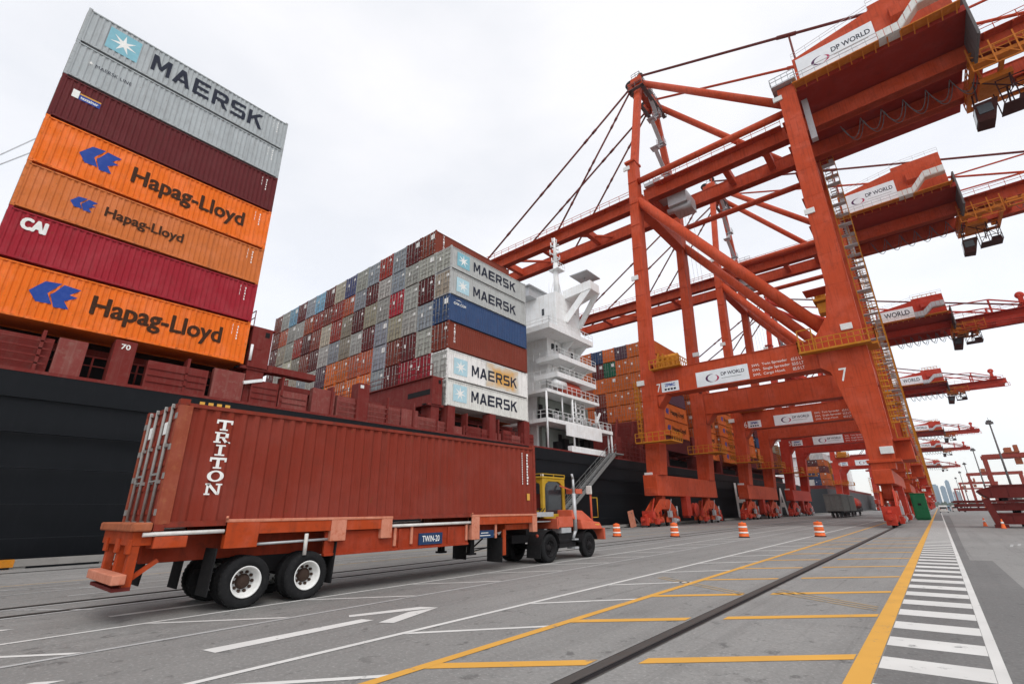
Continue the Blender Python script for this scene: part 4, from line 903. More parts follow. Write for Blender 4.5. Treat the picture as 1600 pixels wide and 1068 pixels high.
        b = B(); b.box(XO(-70), -27.2, min(y0, y1), max(y0, y1), Z(51.5), Z(53.6)); b.box(XO(-70), -27.2, min(y0, y1) - .12, max(y0, y1) + .12, Z(51.5), Z(51.5) + .14); b.box(XO(-70), -27.2, min(y0, y1) - .1, max(y0, y1) + .1, Z(53.6), Z(53.6) + .1)
        put(b, 'boom', MT)
        b = B(); b.box(-26.9, XO(42), min(y0, y1), max(y0, y1), Z(52.1), Z(54.3)); b.box(-26.9, XO(42), min(y0, y1) - .14, max(y0, y1) + .14, Z(52.1), Z(52.1) + .16); b.box(-26.9, XO(42), min(y0, y1) - .1, max(y0, y1) + .1, Z(54.3), Z(54.3) + .1)
        for i in range(14): x_ = -25 + i * 4.6; b.box(x_, x_ + .06, min(y0, y1) - .03, max(y0, y1) + .03, Z(52.1), Z(54.3)) if x_ < XO(41) else None
        put(b, 'girder', MT)
        # walkway with hand-rail outside the girder
        ya, yb = s * 4.05, s * 5.3
        for a, c, zz in ((XO(-69), -27.0, 53.3), (-24.5, -5, 54.0), (XO(15.5), XO(41), 54.0)):
            b = B(); b.box(a, c, min(ya, yb), max(ya, yb), Z(zz), Z(zz) + .06); b.rail([(a, yb, Z(zz) + .06), (c, yb, Z(zz) + .06)], 1.1, 2.0, .04); b.beam((a, ya, Z(zz) + .25), (c, ya, Z(zz) + .25), .12)
            x = a + 1
            while x < c: b.box(x, x + .12, min(ya, yb), max(ya, yb), Z(zz) - .18, Z(zz)); x += 2.4
            put(b, 'walkway', M['galv'] if s > 0 else MT)
    # ties between the frames
    b = B(); b.box(-26.9, -25.3, -FY + .95, FY - .95, Z(47.6), Z(50.2)); put(b, 'cross_beam', MT, bevel=.05)
    b = B(); b.box(-3.9, -2.4, -FY + 1.25, FY - 1.25, Z(49.4), Z(51.6)); put(b, 'cross_beam', MT, bevel=.05)
    b = B(); b.box(-4.0, -2.4, -FY + 1.25, FY - 1.25, 17.2, 19.2); put(b, 'cross_beam', MT, bevel=.05)
    for x in (-69.5, -60, -50, -40, -28.2): b = B(); b.box(XO(x) - .45, XO(x) + .45, -2.85, 2.85, Z(52.0), Z(53.4)); put(b, 'girder_tie', MT)
    for x in (-26.5, -14, -8, 16, 22, 30, 41.3): b = B(); b.box(XO(x) - .45, XO(x) + .45, -2.85, 2.85, Z(52.9), Z(54.2)); put(b, 'girder_tie', MT)
    for x in (-58, -43): b = B(); b.beam((XO(x), -2.85, Z(52.6)), (XO(x + 6), 2.85, Z(52.6)), .4); put(b, 'girder_tie', MT)
    # mast head
    b = B(); b.box(-26.6, -24.6, -4.6, 4.6, Z(78.0), Z(79.2)); b.box(-27.6, -26.4, -3.9, -2.6, Z(77.2), Z(79.3)); b.box(-27.6, -26.4, 2.6, 3.9, Z(77.2), Z(79.3))
    b.beam((-25.6, -3.3, Z(79)), (-25.6, -1.8, Z(82.5)), .35); b.beam((-25.6, -.3, Z(79)), (-25.6, -1.8, Z(82.5)), .35); put(b, 'mast_head', MT)
    b = B(); b.box(-27.0, -26.3, -5.4, 5.4, Z(76.0), Z(76.0) + .1); b.box(-24.7, -24.0, -5.4, 5.4, Z(76.0), Z(76.0) + .1); b.box(-27.0, -24.0, -5.4, -4.7, Z(76.0), Z(76.0) + .1); b.rail([(-27.0, -5.4, Z(76.1)), (-24.0, -5.4, Z(76.1)), (-24.0, 5.4, Z(76.1)), (-27.0, 5.4, Z(76.1)), (-27.0, -5.4, Z(76.1))], 1.2, 1.2, .045); b.rail([(-26.4, -4.4, Z(79.2)), (-24.8, -4.4, Z(79.2)), (-24.8, 4.4, Z(79.2))], 1.2, 1.0, .04); put(b, 'mast_platform', M['wire'] if skin == 'crane' else MT)
    b = B()
    for s in (-1, 1): b.lathe([(-.25, .1), (-.25, .9), (.25, .9), (.25, .1)], (-27.3, s * 3.2, Z(79.6)), 1, 16); b.lathe([(-.25, .1), (-.25, .6), (.25, .6), (.25, .1)], (-25.6, s * 1.8, Z(81.9)), 1, 16)
    put(b, 'sheave', M['dark'])
    # stair inside the mast
    b = B(); zz = 57.0; side = 1; yy = 4.2
    while zz < 75:
        b.beam((-24.6, -yy * side * .5 + 0, Z(zz)), (-24.6, yy * side * .5, Z(zz + 3.2)), .7, .12); b.box(-25.3, -23.9, yy * side * .5 - .7, yy * side * .5 + .7, Z(zz + 3.2), Z(zz + 3.2) + .1)
        b.rail([(-23.95, yy * side * .5 - .7, Z(zz + 3.3)), (-23.95, yy * side * .5 + .7, Z(zz + 3.3))], 1.1, .7, .035); zz += 3.4; side = -side; yy *= .93
    put(b, 'mast_stair', M['galv'])
    # machinery house
    b = B(); hx = lambda x: x * (1 if kx == 1 else .82)
    hp = [(hx(-1.6), Z(55.4)), (hx(14.4), Z(55.4)), (hx(14.4), Z(62.6)), (hx(7.4), Z(62.6)), (hx(7.4), Z(61.9)), (hx(-1.6), Z(60.4))]
    b.prism(hp, 1, -9.2, 9.2); hs = put(b, 'machinery_house', MT, bevel=.05)
    b = B(); b.box(hx(-2.6), hx(15.0), -9.7, 9.7, Z(54.55), Z(55.4)); put(b, 'house_floor', M['shadered'], bevel=.04)
    b = B(); b.box(hx(-2.2), hx(14.6), -11.0, -9.7, Z(55.1), Z(55.1) + .12)
    for i in range(14): b.beam((hx(-2 + i * 1.25), -9.7, Z(54.6)), (hx(-2 + i * 1.25), -10.9, Z(55.1)), .12)
    put(b, 'house_walkway', M['trolley'])
    b = B(); b.rail([(hx(-2.2), -10.95, Z(55.2)), (hx(7.4), -10.95, Z(55.2))], 1.2, 1.3, .04); b.rail([(hx(-1.6), -9.2, Z(60.4)), (hx(7.4), -9.2, Z(61.9))], 1.0, 1.8, .025); b.rail([(hx(7.4), -9.2, Z(62.6)), (hx(14.4), -9.2, Z(62.6))], 1.0, 1.8, .025); put(b, 'house_rail', M['galv'])
    b = B()      # pale stair parapet climbing along the house front
    pts = [(7.2, 55.2), (9.3, 55.2), (11.4, 57.6), (14.2, 57.6)]
    for (xa, za), (xb, zb_) in zip(pts, pts[1:]):
        n = 3
        for i in range(n):
            u, v = i / n, (i + .92) / n; q = lambda t: (hx(xa + (xb - xa) * t), Z(za + (zb_ - za) * t))
            (x1, z1), (x2, z2) = q(u), q(v); b.hexa([(x1, -11.06, z1), (x2, -11.06, z2), (x2, -11.0, z2), (x1, -11.0, z1)], [(x1, -11.06, z1 + 1.15), (x2, -11.06, z2 + 1.15), (x2, -11.0, z2 + 1.15), (x1, -11.0, z1 + 1.15)])
        b.hexa([(hx(xa), -11.0, Z(za) - .12), (hx(xb), -11.0, Z(zb_) - .12), (hx(xb), -9.8, Z(zb_) - .12), (hx(xa), -9.8, Z(za) - .12)], [(hx(xa), -11.0, Z(za)), (hx(xb), -11.0, Z(zb_)), (hx(xb), -9.8, Z(zb_)), (hx(xa), -9.8, Z(za))])
    put(b, 'house_stair', M['galv'] if kx != 1 else M['white'])
    b = B(); b.box(hx(9.1), hx(10.7), -9.75, -9.2, Z(58.7), Z(60.2)); b.prism([(-9.75, Z(58.7)), (-9.2, Z(57.9)), (-9.2, Z(58.7))], 0, hx(9.1), hx(10.7)); put(b, 'vent_hood', MT)
    b = B(); b.box(hx(8.2), hx(13.5), -6, 4, Z(62.6), Z(62.6) + .3); b.rail([(hx(8.2), -6, Z(63)), (hx(13.5), -6, Z(63))], 1.3, .9, .07); b.box(hx(9), hx(10.6), -5, -3, Z(62.9), Z(64.0)); b.box(hx(11.4), hx(12.8), -5, -2, Z(62.9), Z(63.8)); put(b, 'roof_plant', M['yellow'])
    b = B()
    for i in range(5): b.box(hx(15.0), hx(15.25), -9.7 + i * 1.2, -9.7 + i * 1.2 + 1.12, Z(50.8), Z(57.5))
    put(b, 'cable_guard', M['wire'])
    b = B(); b.box(hx(-1.25), hx(7.35), -9.28, -9.205, Z(55.95), Z(60.0)); sp = put(b, 'sign_panel', M['signwhite'])
    fo = (org[0], 0, 0)
    def ft(s_, mt, x, y, z, wd, ht, bold=.02, par=None): text(s_, mt, par, (x, y, z), PX, PZ, wd, ht, bold, org=fo)
    def sw(x, y, z, sz, par):
        swirl(par, (x, y, z), PX, PZ, sz, org=fo)
    if house_word == 'DP WORLD': sw(hx(.3), -9.285, Z(57.3), 1.5, sp)
    ft(house_word, M['ink'], hx(2.75 if house_word == 'DP WORLD' else .4), -9.285, Z(58.3) if house_word == 'DP WORLD' else Z(57.3), hx(4.2 if house_word == 'DP WORLD' else 6.0), .82 if house_word == 'DP WORLD' else 1.25, .02, sp)
    for i in range(2): b = B(); b.lathe([(0, .28), (.06, .28), (.06, .001)], (hx(4.2 + i * .85), -9.29, Z(57.0)), 1, 14); put(b, 'vent', M['dark'], sp)
    b = B(); b.box(hx(2.9), hx(6.6), -9.29, -9.284, Z(57.75), Z(57.75) + .05); put(b, 'underline', M['wire'], sp)
    # trolley, cab, festoon
    b = B(); tx0, tx1 = hx(14.6), hx(20.5); b.box(tx0, tx1, -4.7, -4.35, Z(50.7), Z(51.2)); b.box(tx0, tx1, 4.35, 4.7, Z(50.7), Z(51.2)); b.box(tx0, tx0 + .4, -4.35, 4.35, Z(50.7), Z(51.2)); b.box(tx1 - .4, tx1, -4.35, 4.35, Z(50.7), Z(51.2)); b.box(tx0 + 2.6, tx0 + 3.0, -4.35, 4.35, Z(50.7), Z(51.15)); b.beam((tx0 + .3, -4.4, Z(50.9)), (tx0 + 2.7, 4.4, Z(50.9)), .25); b.box(tx0 + .4, tx1 - .4, -4.3, -3.2, Z(50.75), Z(50.8))
    for dx in (0, 2.0, 4.0, 5.6): b.beam((tx0 + dx, -5.0, Z(49.6)), (tx0 + dx, -5.0, Z(53.0)), .14); b.beam((tx0 + dx, -5.0, Z(51.9)), (tx0 + min(5.6, dx + 2), -5.0, Z(49.8)), .09)
    b.beam((tx0, -5, Z(49.6)), (tx0 + 5.6, -5, Z(49.6)), .12); b.beam((tx0, -5, Z(52.2)), (tx0 + 5.6, -5, Z(52.2)), .12); b.rail([(tx0, -4.6, Z(51.2)), (tx1, -4.6, Z(51.2)), (tx1, 4.6, Z(51.2))], 1.1, 1.2, .06); b.rail([(tx0, -4.6, Z(51.2)), (tx0, 4.6, Z(51.2))], 1.1, 1.2, .06)
    for x in (tx0 + .6, tx1 - .6):
        for s in (-1, 1): b.box(x - .5, x + .5, s * 3.5 - .35, s * 3.5 + .35, Z(51.2), Z(52.0))
    b.box(tx0 + .8, tx1 - 2.2, -1.6, 2.0, Z(50.0), Z(50.7)); put(b, 'trolley', M['trolley'])
    b = B()
    for i in range(10): x = XO(21 + i * 1.7); b.box(x, x + 1.2, -4.9, -4.2, Z(51.3), Z(51.7))
    b.box(XO(20.5), XO(40), -4.9, -4.3, Z(50.9), Z(51.2)); put(b, 'cable_tray', M['trolley'] if kx == 1 else MT)
    b = B()
    for dx in (.3, 3.4):
        for dy in (-1.5, 1.2): b.beam((tx0 + dx, dy, Z(50.7)), (tx0 + dx - .3, dy, Z(47.9)), .16)
    b.beam((tx0 + .3, -1.5, Z(50.6)), (tx0 + 3.4, -1.5, Z(48)), .12); cz = Z(45.0)
    b.hexa([(tx0 - .5, -1.1, cz + .3), (tx0 + 1.0, -1.1, cz + .1), (tx0 + 1.0, 1.0, cz + .1), (tx0 - .5, 1.0, cz + .3)], [(tx0 - .3, -1.2, cz + 2.8), (tx0 + 1.8, -1.2, cz + 2.8), (tx0 + 1.8, 1.1, cz + 2.8), (tx0 - .3, 1.1, cz + 2.8)])
    b.box(tx0 + 3.5, tx0 + 4.7, -1.0, .5, cz + 1.3, cz + 2.1); oc = put(b, 'operator_cab', M['cabdark'])
    b = B(); b.box(tx0 + 1.9, tx0 + 4.8, -1.5, 1.1, cz + 1.15, cz + 1.27)
    for x_ in (2.0, 3.4, 4.75):
        for y_ in (-1.45, 1.0): b.beam((tx0 + x_, y_, cz + 1.2), (tx0 + x_, y_, cz + 4.6), .10)
    for z_ in (2.3, 3.4, 4.6): b.beam((tx0 + 2, -1.45, cz + z_), (tx0 + 4.8, -1.45, cz + z_), .09); b.beam((tx0 + 4.75, -1.45, cz + z_), (tx0 + 4.75, 1, cz + z_), .09)
    b.beam((tx0 + 2, -1.45, cz + 1.3), (tx0 + 3.4, -1.45, cz + 3.4), .08); b.beam((tx0 + 4.75, -1.45, cz + 1.3), (tx0 + 3.4, -1.45, cz + 3.4), .08); put(b, 'cab_gallery', M['cabdark'])
    b = B(); b.hexa([(tx0 - .53, -.9, cz + .6), (tx0 - .44, -.9, cz + .6), (tx0 - .44, .8, cz + .6), (tx0 - .53, .8, cz + .6)], [(tx0 - .36, -.9, cz + 2.4), (tx0 - .27, -.9, cz + 2.4), (tx0 - .27, .8, cz + 2.4), (tx0 - .36, .8, cz + 2.4)]); b.box(tx0 - .2, tx0 + 1.1, -1.23, -1.15, cz + 1.2, cz + 2.4); put(b, 'window', M['glass'], oc)
    b = B(); x = XO(1.5); st_ = 2.3 if kx == 1 else 1.6
    while x < tx0 - 1:
        pts = [(x + st_ * t / 10, -2.2, Z(51.9) - 2.6 * (1 - (2 * t / 10 - 1) ** 2) * (1 if kx == 1 else .9)) for t in range(11)]; b.path(pts, .055, 5); b.path([(p[0] + .25, p[1] + .5, p[2] - .2) for p in pts], .05, 5); x += st_
    if kx == 1:
        x = tx1 + 1
        while x < XO(38):
            pts = [(x + 1.2 * t / 8, -4.6, Z(50.9) - 1.7 * (1 - (2 * t / 8 - 1) ** 2)) for t in range(9)]; b.path(pts, .045, 5); x += 1.9
    put(b, 'festoon_cable', M['wire'])
    # tail of the girders: tie frame, sheave house and end platform
    for s in (-1, 1):
        b = B(); y_ = s * 3.4; xp, xe = XO(29.5), XO(40.5)
        b.beam((xp, y_, Z(54.3)), (xp, y_, Z(59.5)), .35); b.beam((xp, y_, Z(59.5)), (xe, y_, Z(55)), .28); b.beam((hx(15), y_, Z(60.0)), (xp, y_, Z(59.5)), .22); put(b, 'tail_frame', MT)
    b = B(); b.box(XO(36.5), XO(39.0), -3.2, 3.2, Z(54.4), Z(56.2)); b.beam((XO(37.5), -2.5, Z(56.2)), (XO(37.5), -2.5, Z(59.0)), .8); b.lathe([(-.2, .1), (-.2, .8), (.2, .8), (.2, .1)], (XO(37.5), -2.5, Z(59.2)), 1, 14); put(b, 'sheave_house', MT)
    b = B(); b.box(XO(20.5), XO(42.5), -5.6, -5.0, Z(49.9), Z(50.0)); b.rail([(XO(20.5), -5.6, Z(50)), (XO(42.5), -5.6, Z(50))], 1.1, 2.0, .05)
    for i in range(6): x_ = XO(21 + i * 4.2); b.beam((x_, -5.0, Z(50)), (x_, -4.2, Z(52.2)), .1)
    put(b, 'tail_walkway', MT if kx != 1 else M['trolley'])
    # hinge gear below the boom root
    b = B(); b.box(-23.5, -20.4, -2.6, 2.2, Z(50.2), Z(52.6)); b.tube((-24, -1.5, Z(49.9)), (-20, -1.5, Z(49.9)), .5, 12); b.box(-26.4, -23.6, -4.8, 4.8, Z(54.4), Z(55.0)); b.rail([(-26.4, -4.8, Z(55)), (-20, -4.8, Z(55))], 1.1, 1.0, .05); put(b, 'spreader_headblock', M['galv'])
    # stairs up the shore side
    z = 9.0; fl_ = True; b = B(); f2 = B()
    while Z(z) < Z(54):
        f2.box(-2.0, -.3, 5.9, 6.9, Z(z) - .08, Z(z)); f2.box(-2.0, -.3, 9.6, 10.5, Z(z) - .08, Z(z))
        b.rail([(-.27, 5.9, Z(z)), (-.27, 10.5, Z(z))], 1.1, 1.1, .035); b.rail([(-2.0, 5.9, Z(z)), (-.27, 5.9, Z(z))], 1.1, .85, .035); b.rail([(-2.0, 10.5, Z(z)), (-.27, 10.5, Z(z))], 1.1, .85, .03)
        nz_ = z + 3.6; ya, yb = (6.9, 9.6) if fl_ else (9.6, 6.9); x0_ = -1.0 if fl_ else -1.75
        for dx in (0, .66): b.beam((x0_ + dx, ya, Z(z)), (x0_ + dx, yb, Z(nz_)), .05, .22); b.rail([(x0_ + dx, ya, Z(z)), (x0_ + dx, yb, Z(nz_))], 1.0, 1.3, .025)
        for q in range(11): t = (q + .5) / 11; yq = ya + (yb - ya) * t; zq = Z(z) + (Z(nz_) - Z(z)) * t; f2.box(x0_, x0_ + .66, yq - .11, yq + .11, zq - .015, zq + .015)
        z = nz_; fl_ = not fl_
    for x, y in ((-.27, 5.9), (-.27, 10.5), (-2.0, 5.9)): b.beam((x, y, 5.0), (x, y, Z(54)), .10)
    put(b, 'stair_rail', M['yellow']); put(f2, 'stair_tread', M['galv'])
    b = B(); b.box(-2.05, -.6, -FY - .2, FY + 2, 8.2, 8.4); b.box(-2.05, -.7, -FY + 1.25, -3, 6.4, 8.2); b.rail([(-.6, -FY - .2, 8.4), (-.6, FY + 2, 8.4)], 1.1, 1.3, .04); put(b, 'shore_platform', MT)
    # ladders with cages, platforms
    for (x, y, z0, z1) in ((-1.75, -FY - .2, 9.4, 17.8), (-28.7, -FY - 1.0, 10.6, 19.2)):
        b = B()
        for dy in (-.25, .25): b.beam((x, y + dy, z0), (x, y + dy, z1), .07)
        z = z0
        while z < z1: b.beam((x, y - .3, z), (x, y + .3, z), .05); z += .35
        z = z0 + .6
        while z < z1:
            sx = 1 if x > -10 else -1
            pts = [(x + sx * .45 * math.sin(a) * 1.5, y - .42 * math.cos(a), z) for a in [math.pi * i / 6 for i in range(7)]]
            for p, q in zip(pts, pts[1:]): b.beam(p, q, .05, .10)
            z += .62
        for a in (.6, 1.57, 2.5): b.beam((x + (1 if x > -10 else -1) * .67 * math.sin(a), y - .42 * math.cos(a), z0 + .6), (x + (1 if x > -10 else -1) * .67 * math.sin(a), y - .42 * math.cos(a), z1), .05)
        put(b, 'caged_ladder', M['yellow'])
    for s in (-1, 1):
        y = s * FY
        b = B(); b.box(-29.2, -24.2, y - 2.5, y - 1.3, 10.2, 10.35); b.box(-26.3, -24.2, y - 1.3, y + 1.2, 10.2, 10.35); b.rail([(-29.2, y - 2.45, 10.35), (-24.2, y - 2.45, 10.35), (-24.2, y + 1.2, 10.35)], 1.15, .8, .045); put(b, 'platform', M['yellow'])
    b = B(); y = -FY; b.box(-8.2, -1.5, y - 2.4, y - 1.25, 18.3, 18.5); b.box(-2.0, -1.0, y - 1.25, y + 1.6, 18.3, 18.5); b.rail([(-8.2, y - 1.2, 18.5), (-8.2, y - 2.35, 18.5), (-1.0, y - 2.35, 18.5), (-1.0, y + 1.6, 18.5)], 1.25, .6, .05)
    for x in (-8.0, -6.6): b.beam((x, y - 2.3, 18.5), (x, y - 2.3, 21.0), .12)
    b.beam((-8.0, y - 2.3, 21.0), (-6.6, y - 2.3, 21.0), .12); put(b, 'platform', M['yellow'])
    b = B(); y = -FY; b.box(-26.2, -22.0, y - 2.2, y + .8, 19.97, 20.1); b.rail([(-26.2, y - 2.2, 20.1), (-22.0, y - 2.2, 20.1), (-22.0, y + .8, 20.1)], 1.2, .7, .06)
    for i in range(5): b.beam((-25.6 + i * .8, y - 1.4, 20.1), (-25.0 + i * .6, y - 1.4, 22.4 - i * .25), .18)
    b.box(-25.4, -22.8, y - 1.2, y + .5, 20.3, 21.3); b.tube((-25.2, y - .6, 21.6), (-22.6, y - .6, 21.6), .55, 14); put(b, 'equipment_cage', M['yellow'])
    b = B(); b.box(-4.6, -1.7, -FY - 2.0, -FY + 1.9, Z(55.6), Z(55.8)); b.rail([(-4.6, -FY - 2, Z(55.8)), (-1.7, -FY - 2, Z(55.8)), (-1.7, -FY + 1.9, Z(55.8))], 1.2, .8, .05); b.rail([(-4.6, -FY - 2, Z(55.8)), (-4.6, -FY + 1.9, Z(55.8))], 1.2, .8, .05); b.beam((-1.5, -FY + 2.2, Z(48)), (-1.5, -FY + 2.2, Z(58)), .7, .9); put(b, 'leg_head_platform', M['galv'])
    # floodlights on the legs
    for x, y, z in ((-28.2, -FY - 1.35, 18.6), (-27.4, -FY - 1.2, 35), (-26.8, -FY - 1.15, 55.0), (-4.2, -FY - 1.4, 54.0), (-3.9, -FY - 1.4, 36), (-3.3, -FY - 1.4, 20.7), (-2.7, -FY - 1.5, 7.2), (-28.4, -FY - 1.35, 6.1), (-26.1, FY - 1.25, 27)):
        b = B(); b.box(x - .55, x + .55, y, y + .22, Z(z) - .34, Z(z) + .38); b.beam((x, y + .2, Z(z)), (x, y + .5, Z(z)), .2); put(b, 'floodlight', M['lamp'], bevel=.03)
    # a small winch motor hung by the shore leg
    b = B(); b.box(-6.6, -5.0, -2.0, .5, Z(27.6), Z(28.0)); b.tube((-6.4, -.8, Z(28.7)), (-5.2, -.8, Z(28.7)), .7, 12); b.box(-6.3, -5.1, -1.6, .2, Z(26.0), Z(27.4)); b.rail([(-6.6, -2, Z(28)), (-5.0, -2, Z(28))], 1.0, .6, .05); b.beam((-5.0, -.8, Z(27.8)), (-4.0, -8.2, Z(27.8)), .3); put(b, 'trim_winch', M['yellow'])
    # rope falls
    b = B()
    for i in range(5): b.tube((-22.8 + i * .5, -1.0 + i * .4, Z(50)), (-22.8 + i * .5, -1.0 + i * .4, 33.0), .016, 5)
    put(b, 'hoist_rope', M['wire'])
    # signs on the portal beam
    yf = -FY - 1.05
    b = B(); b.box(-20.45, -14.05, yf - .06, yf - .002, 16.75, 18.7); sp = put(b, 'sign_panel', M['signwhite'])
    sw(-19.3, yf - .064, 17.05, 1.2, sp); ft('DP WORLD', M['ink'], -17.3, yf - .064, 17.75, 2.8, .46, .02, sp); b = B(); b.box(-17.3, -14.9, yf - .066, yf - .061, 17.42, 17.47); put(b, 'underline', M['wire'], sp)
    b = B(); b.box(-25.25, -22.85, yf - .06, yf - .002, 16.85, 18.2); sp = put(b, 'sign_panel', M['signwhite']); ft('ZPMC', M['blue'], -24.8, yf - .064, 17.55, 1.5, .42, .04, sp)
    for i in range(4): b = B(); b.box(-24.85 + i * .42, -24.55 + i * .42, yf - .066, yf - .061, 17.05, 17.32); put(b, 'character', M['ink'], sp)
    for i, s_ in enumerate(('SWL  Twin Spreader', 'SWL  Single Spreader', 'SWL  Cargo Hook')):
        ft(s_, M['letterwhite'], -13.6, yf - .004, 18.05 - i * .58, (3.9, 4.1, 3.5)[i], .40, .0, pb0(root)); ft(('65.0 LT', '50.0 LT', '85.0 LT')[i], M['letterwhite'], -9.3, yf - .004, 18.05 - i * .58, 1.2, .36, .0, pb0(root))
    lf = -FY - 1.255
    n1 = text(number, M['letterwhite'], pb0(root, 'leg', 1), (-5.0, lf, 14.75), PX, PZ, .72, 1.45, .0, org=fo, name='number')
    n2 = text(number, M['letterwhite'], pb0(root), (-25.95, yf - .004, 17.0), PX, PZ, .55, 1.15, .0, org=fo, name='number')
    return root
def pb0(root, kind='portal_beam', i=0):
    c = [o for o in root.children if o.name.split('.')[0] == kind]; return c[i]
def renumber(root, num):
    """put another number on a copied crane"""
    for par in root.children:
        for o in list(par.children):
            if o.name.split('.')[0] == 'number':
                me = o.data; xs = [v.co for v in me.vertices]; x0 = min(v.x for v in xs); x1 = max(v.x for v in xs); z0 = min(v.z for v in xs); z1 = max(v.z for v in xs); y = xs[0].y
                bpy.data.objects.remove(o); text(num, M['letterwhite'], par, (x0, y, z0), PX, PZ, x1 - x0, z1 - z0, .0, name='number')
c7 = make_crane(72.0, '7', 'nearest red quay crane, numbered 7, its legs straddling the roadway')
c8 = copy_tree(c7); c8.location.y = 112.8; c8['label'] = 'second red quay crane, numbered 6, directly behind the crane numbered 7'; renumber(c8, '6')
c9 = make_crane(152.0, '5', 'lower bright red quay crane, third in the row, numbered 5', .68, .66, 'crane2', 'WORLD', False)
for yy, num, lab in ((236, '4', 'fourth quay crane in the row, small and red, numbered 4'), (384, '3', 'fifth quay crane in the row, numbered 3, small in the distance'), (497, '2', 'sixth quay crane in the row, numbered 2, tiny and far away'), (715, '1', 'farthest quay crane at the end of the berth, numbered 1')):
    c = copy_tree(c9); c.location.y = yy; c['label'] = lab; renumber(c, num)

# ------------------------------------------------------------------ the container ship
so_ = (-55, 60, -4.6)
ship = empty('container_ship', so_, 'huge black-hulled container ship with maroon deck fittings and white deckhouse alongside the quay', 'ship')
def S(): return MB(so_)
HS = -32.0
b = S()
prof = [(HS, 8.42), (HS - .20, -4.6), (-78, -4.6), (-78, 8.42)]
ys = [-70, 178, 196, 208, 214]; sc = [1, 1, .78, .45, .06]
n = len(prof); vs = []
for y, k in zip(ys, sc):
    for x, z in prof: vs.append((-55 + (x + 55) * (k if z > 5 else k * .93), y, z))
fs = [list(range(n)), [(len(ys) - 1) * n + i for i in range(n)]]
for j in range(len(ys) - 1): fs += [(j * n + i, j * n + (i + 1) % n, (j + 1) * n + (i + 1) % n, (j + 1) * n + i) for i in range(n)]
b.add(vs, fs)
hull = b.build('hull', M['hull'], ship)
b = S()
for z in (7.2, 5.6, 4.0, 2.4, .9): b.box(HS - .3, HS - (8.7 - z) * .015 + .006, -70, 176, z, z + .03)
b.build('plate_seam', M['hull'], hull)
for ch, y in (('H', 110.0), ('A', 146.0)):
    text(ch, M['letterwhite'], hull, (HS + .03, y, .2), PY, PZ, 6.4 if ch == 'H' else 9.5, 6.8, .02, org=so_)
# sheer strake, bulwark, coaming and deck clutter
b = S(); b.box(HS - .6, HS + .02, -70, 176, 8.40, 8.56); b.box(-77, HS - 1.4, -70, 176, 8.43, 8.5); b.build('deck_edge', M['deckred'], ship)
b = S(); b.box(-36.8, -36.4, -70, 43.5, 8.6, 10.7); b.box(-36.8, -36.4, 77, 176, 8.6, 10.7)
for y0, y1 in ((-14, 11.5), (12.8, 26.9), (28.2, 42), (77, 90.5), (92, 105), (107, 120), (121.5, 135), (136, 176)): b.box(-76, -35.6, y0, y1, 10.62, 10.98)
b.build('hatch_cover', M['deckred'], ship)
b = S(); b.box(-76, -36.4, -14, 11.4, 10.99, 11.06); b.box(-36.3, -36.1, -1.0, 11.3, 8.6, 13.2); b.box(-36.3, -36.1, -14, -1.1, 8.6, 11.06); b.box(-36.3, -36.1, 28.3, 42, 8.6, 11.08); b.box(-36.3, -36.1, 77, 176, 8.6, 11.08); b.build('dark_gap_wall', M['dark'], ship)  # added dark walls, they block the sky showing beneath the container stacks
rnd = random.Random(3)
b3 = S()
y = -30.0
while y < 42:
    L = rnd.uniform(1.0, 3.4); k = rnd.random(); t = S(); h = rnd.uniform(.9, 1.75)
    if y > 27: h *= .62; L *= .7
    if not (4.2 < y + L and y < 5.7) :
        t.box(HS - .9, HS - .35 - rnd.uniform(0, .25), y, y + L, 8.54, 8.75 + h)
        for q in range(int(h / .38)): t.box(HS - .34 - .2 * (k > .7), HS - .30 - .2 * (k > .7), y + .08, y + L - .08, 8.95 + q * .38, 9.02 + q * .38)
        t.build('deck_locker' if k < .5 else 'deck_vent_box', M['deckred'] if k < .5 else M['deckdull'], ship)
    y += L + rnd.uniform(.02, .45)
for y in (-6.5, 1.8, 8.2, 13.9, 17.6, 22.5, 25.2, 31.5, 36.0, 40.5):
    b3.box(HS - 1.1, HS - .30, y - .07, y + .07, 8.52, 10.7)
for y in range(-30, 42, 2): b3.tube((HS - 1.3, y, 8.7), (HS - 1.3, y, 10.0), .05, 6)
b3.tube((HS - 1.3, -30, 10.0), (HS - 1.3, 42, 10.0), .045, 6); b3.tube((HS - 1.3, -30, 9.5), (HS - 1.3, 42, 9.5), .035, 6)
b3.build('deck_rail', M['deckred'], ship)
pil = []
for y0, y1, z1 in ((4.57, 5.55, 10.95), (-8.2, -7.2, 10.95), (19.6, 20.6, 11.4), (28.9, 29.8, 11.05), (34.5, 35.4, 11.05), (40.0, 40.9, 11.05), (77.2, 78.0, 11.05), (90.4, 91.3, 11.05), (104.0, 104.9, 11.05)):
    b = S(); b.box(HS - 1.2, HS - .18, y0, y1, 8.5, z1); pil.append(b.build('container_stanchion', M['deckred'], ship, bevel=.03))
text('70', M['letterwhite'], pil[0], (HS - .174, 4.85, 10.45), PY, PZ, .42, .30, .02, org=so_)
b = S(); b.box(HS - .178, HS - .16, 19.75, 20.05, 11.0, 11.25); b.build('lamp', M['lamp'], pil[2])
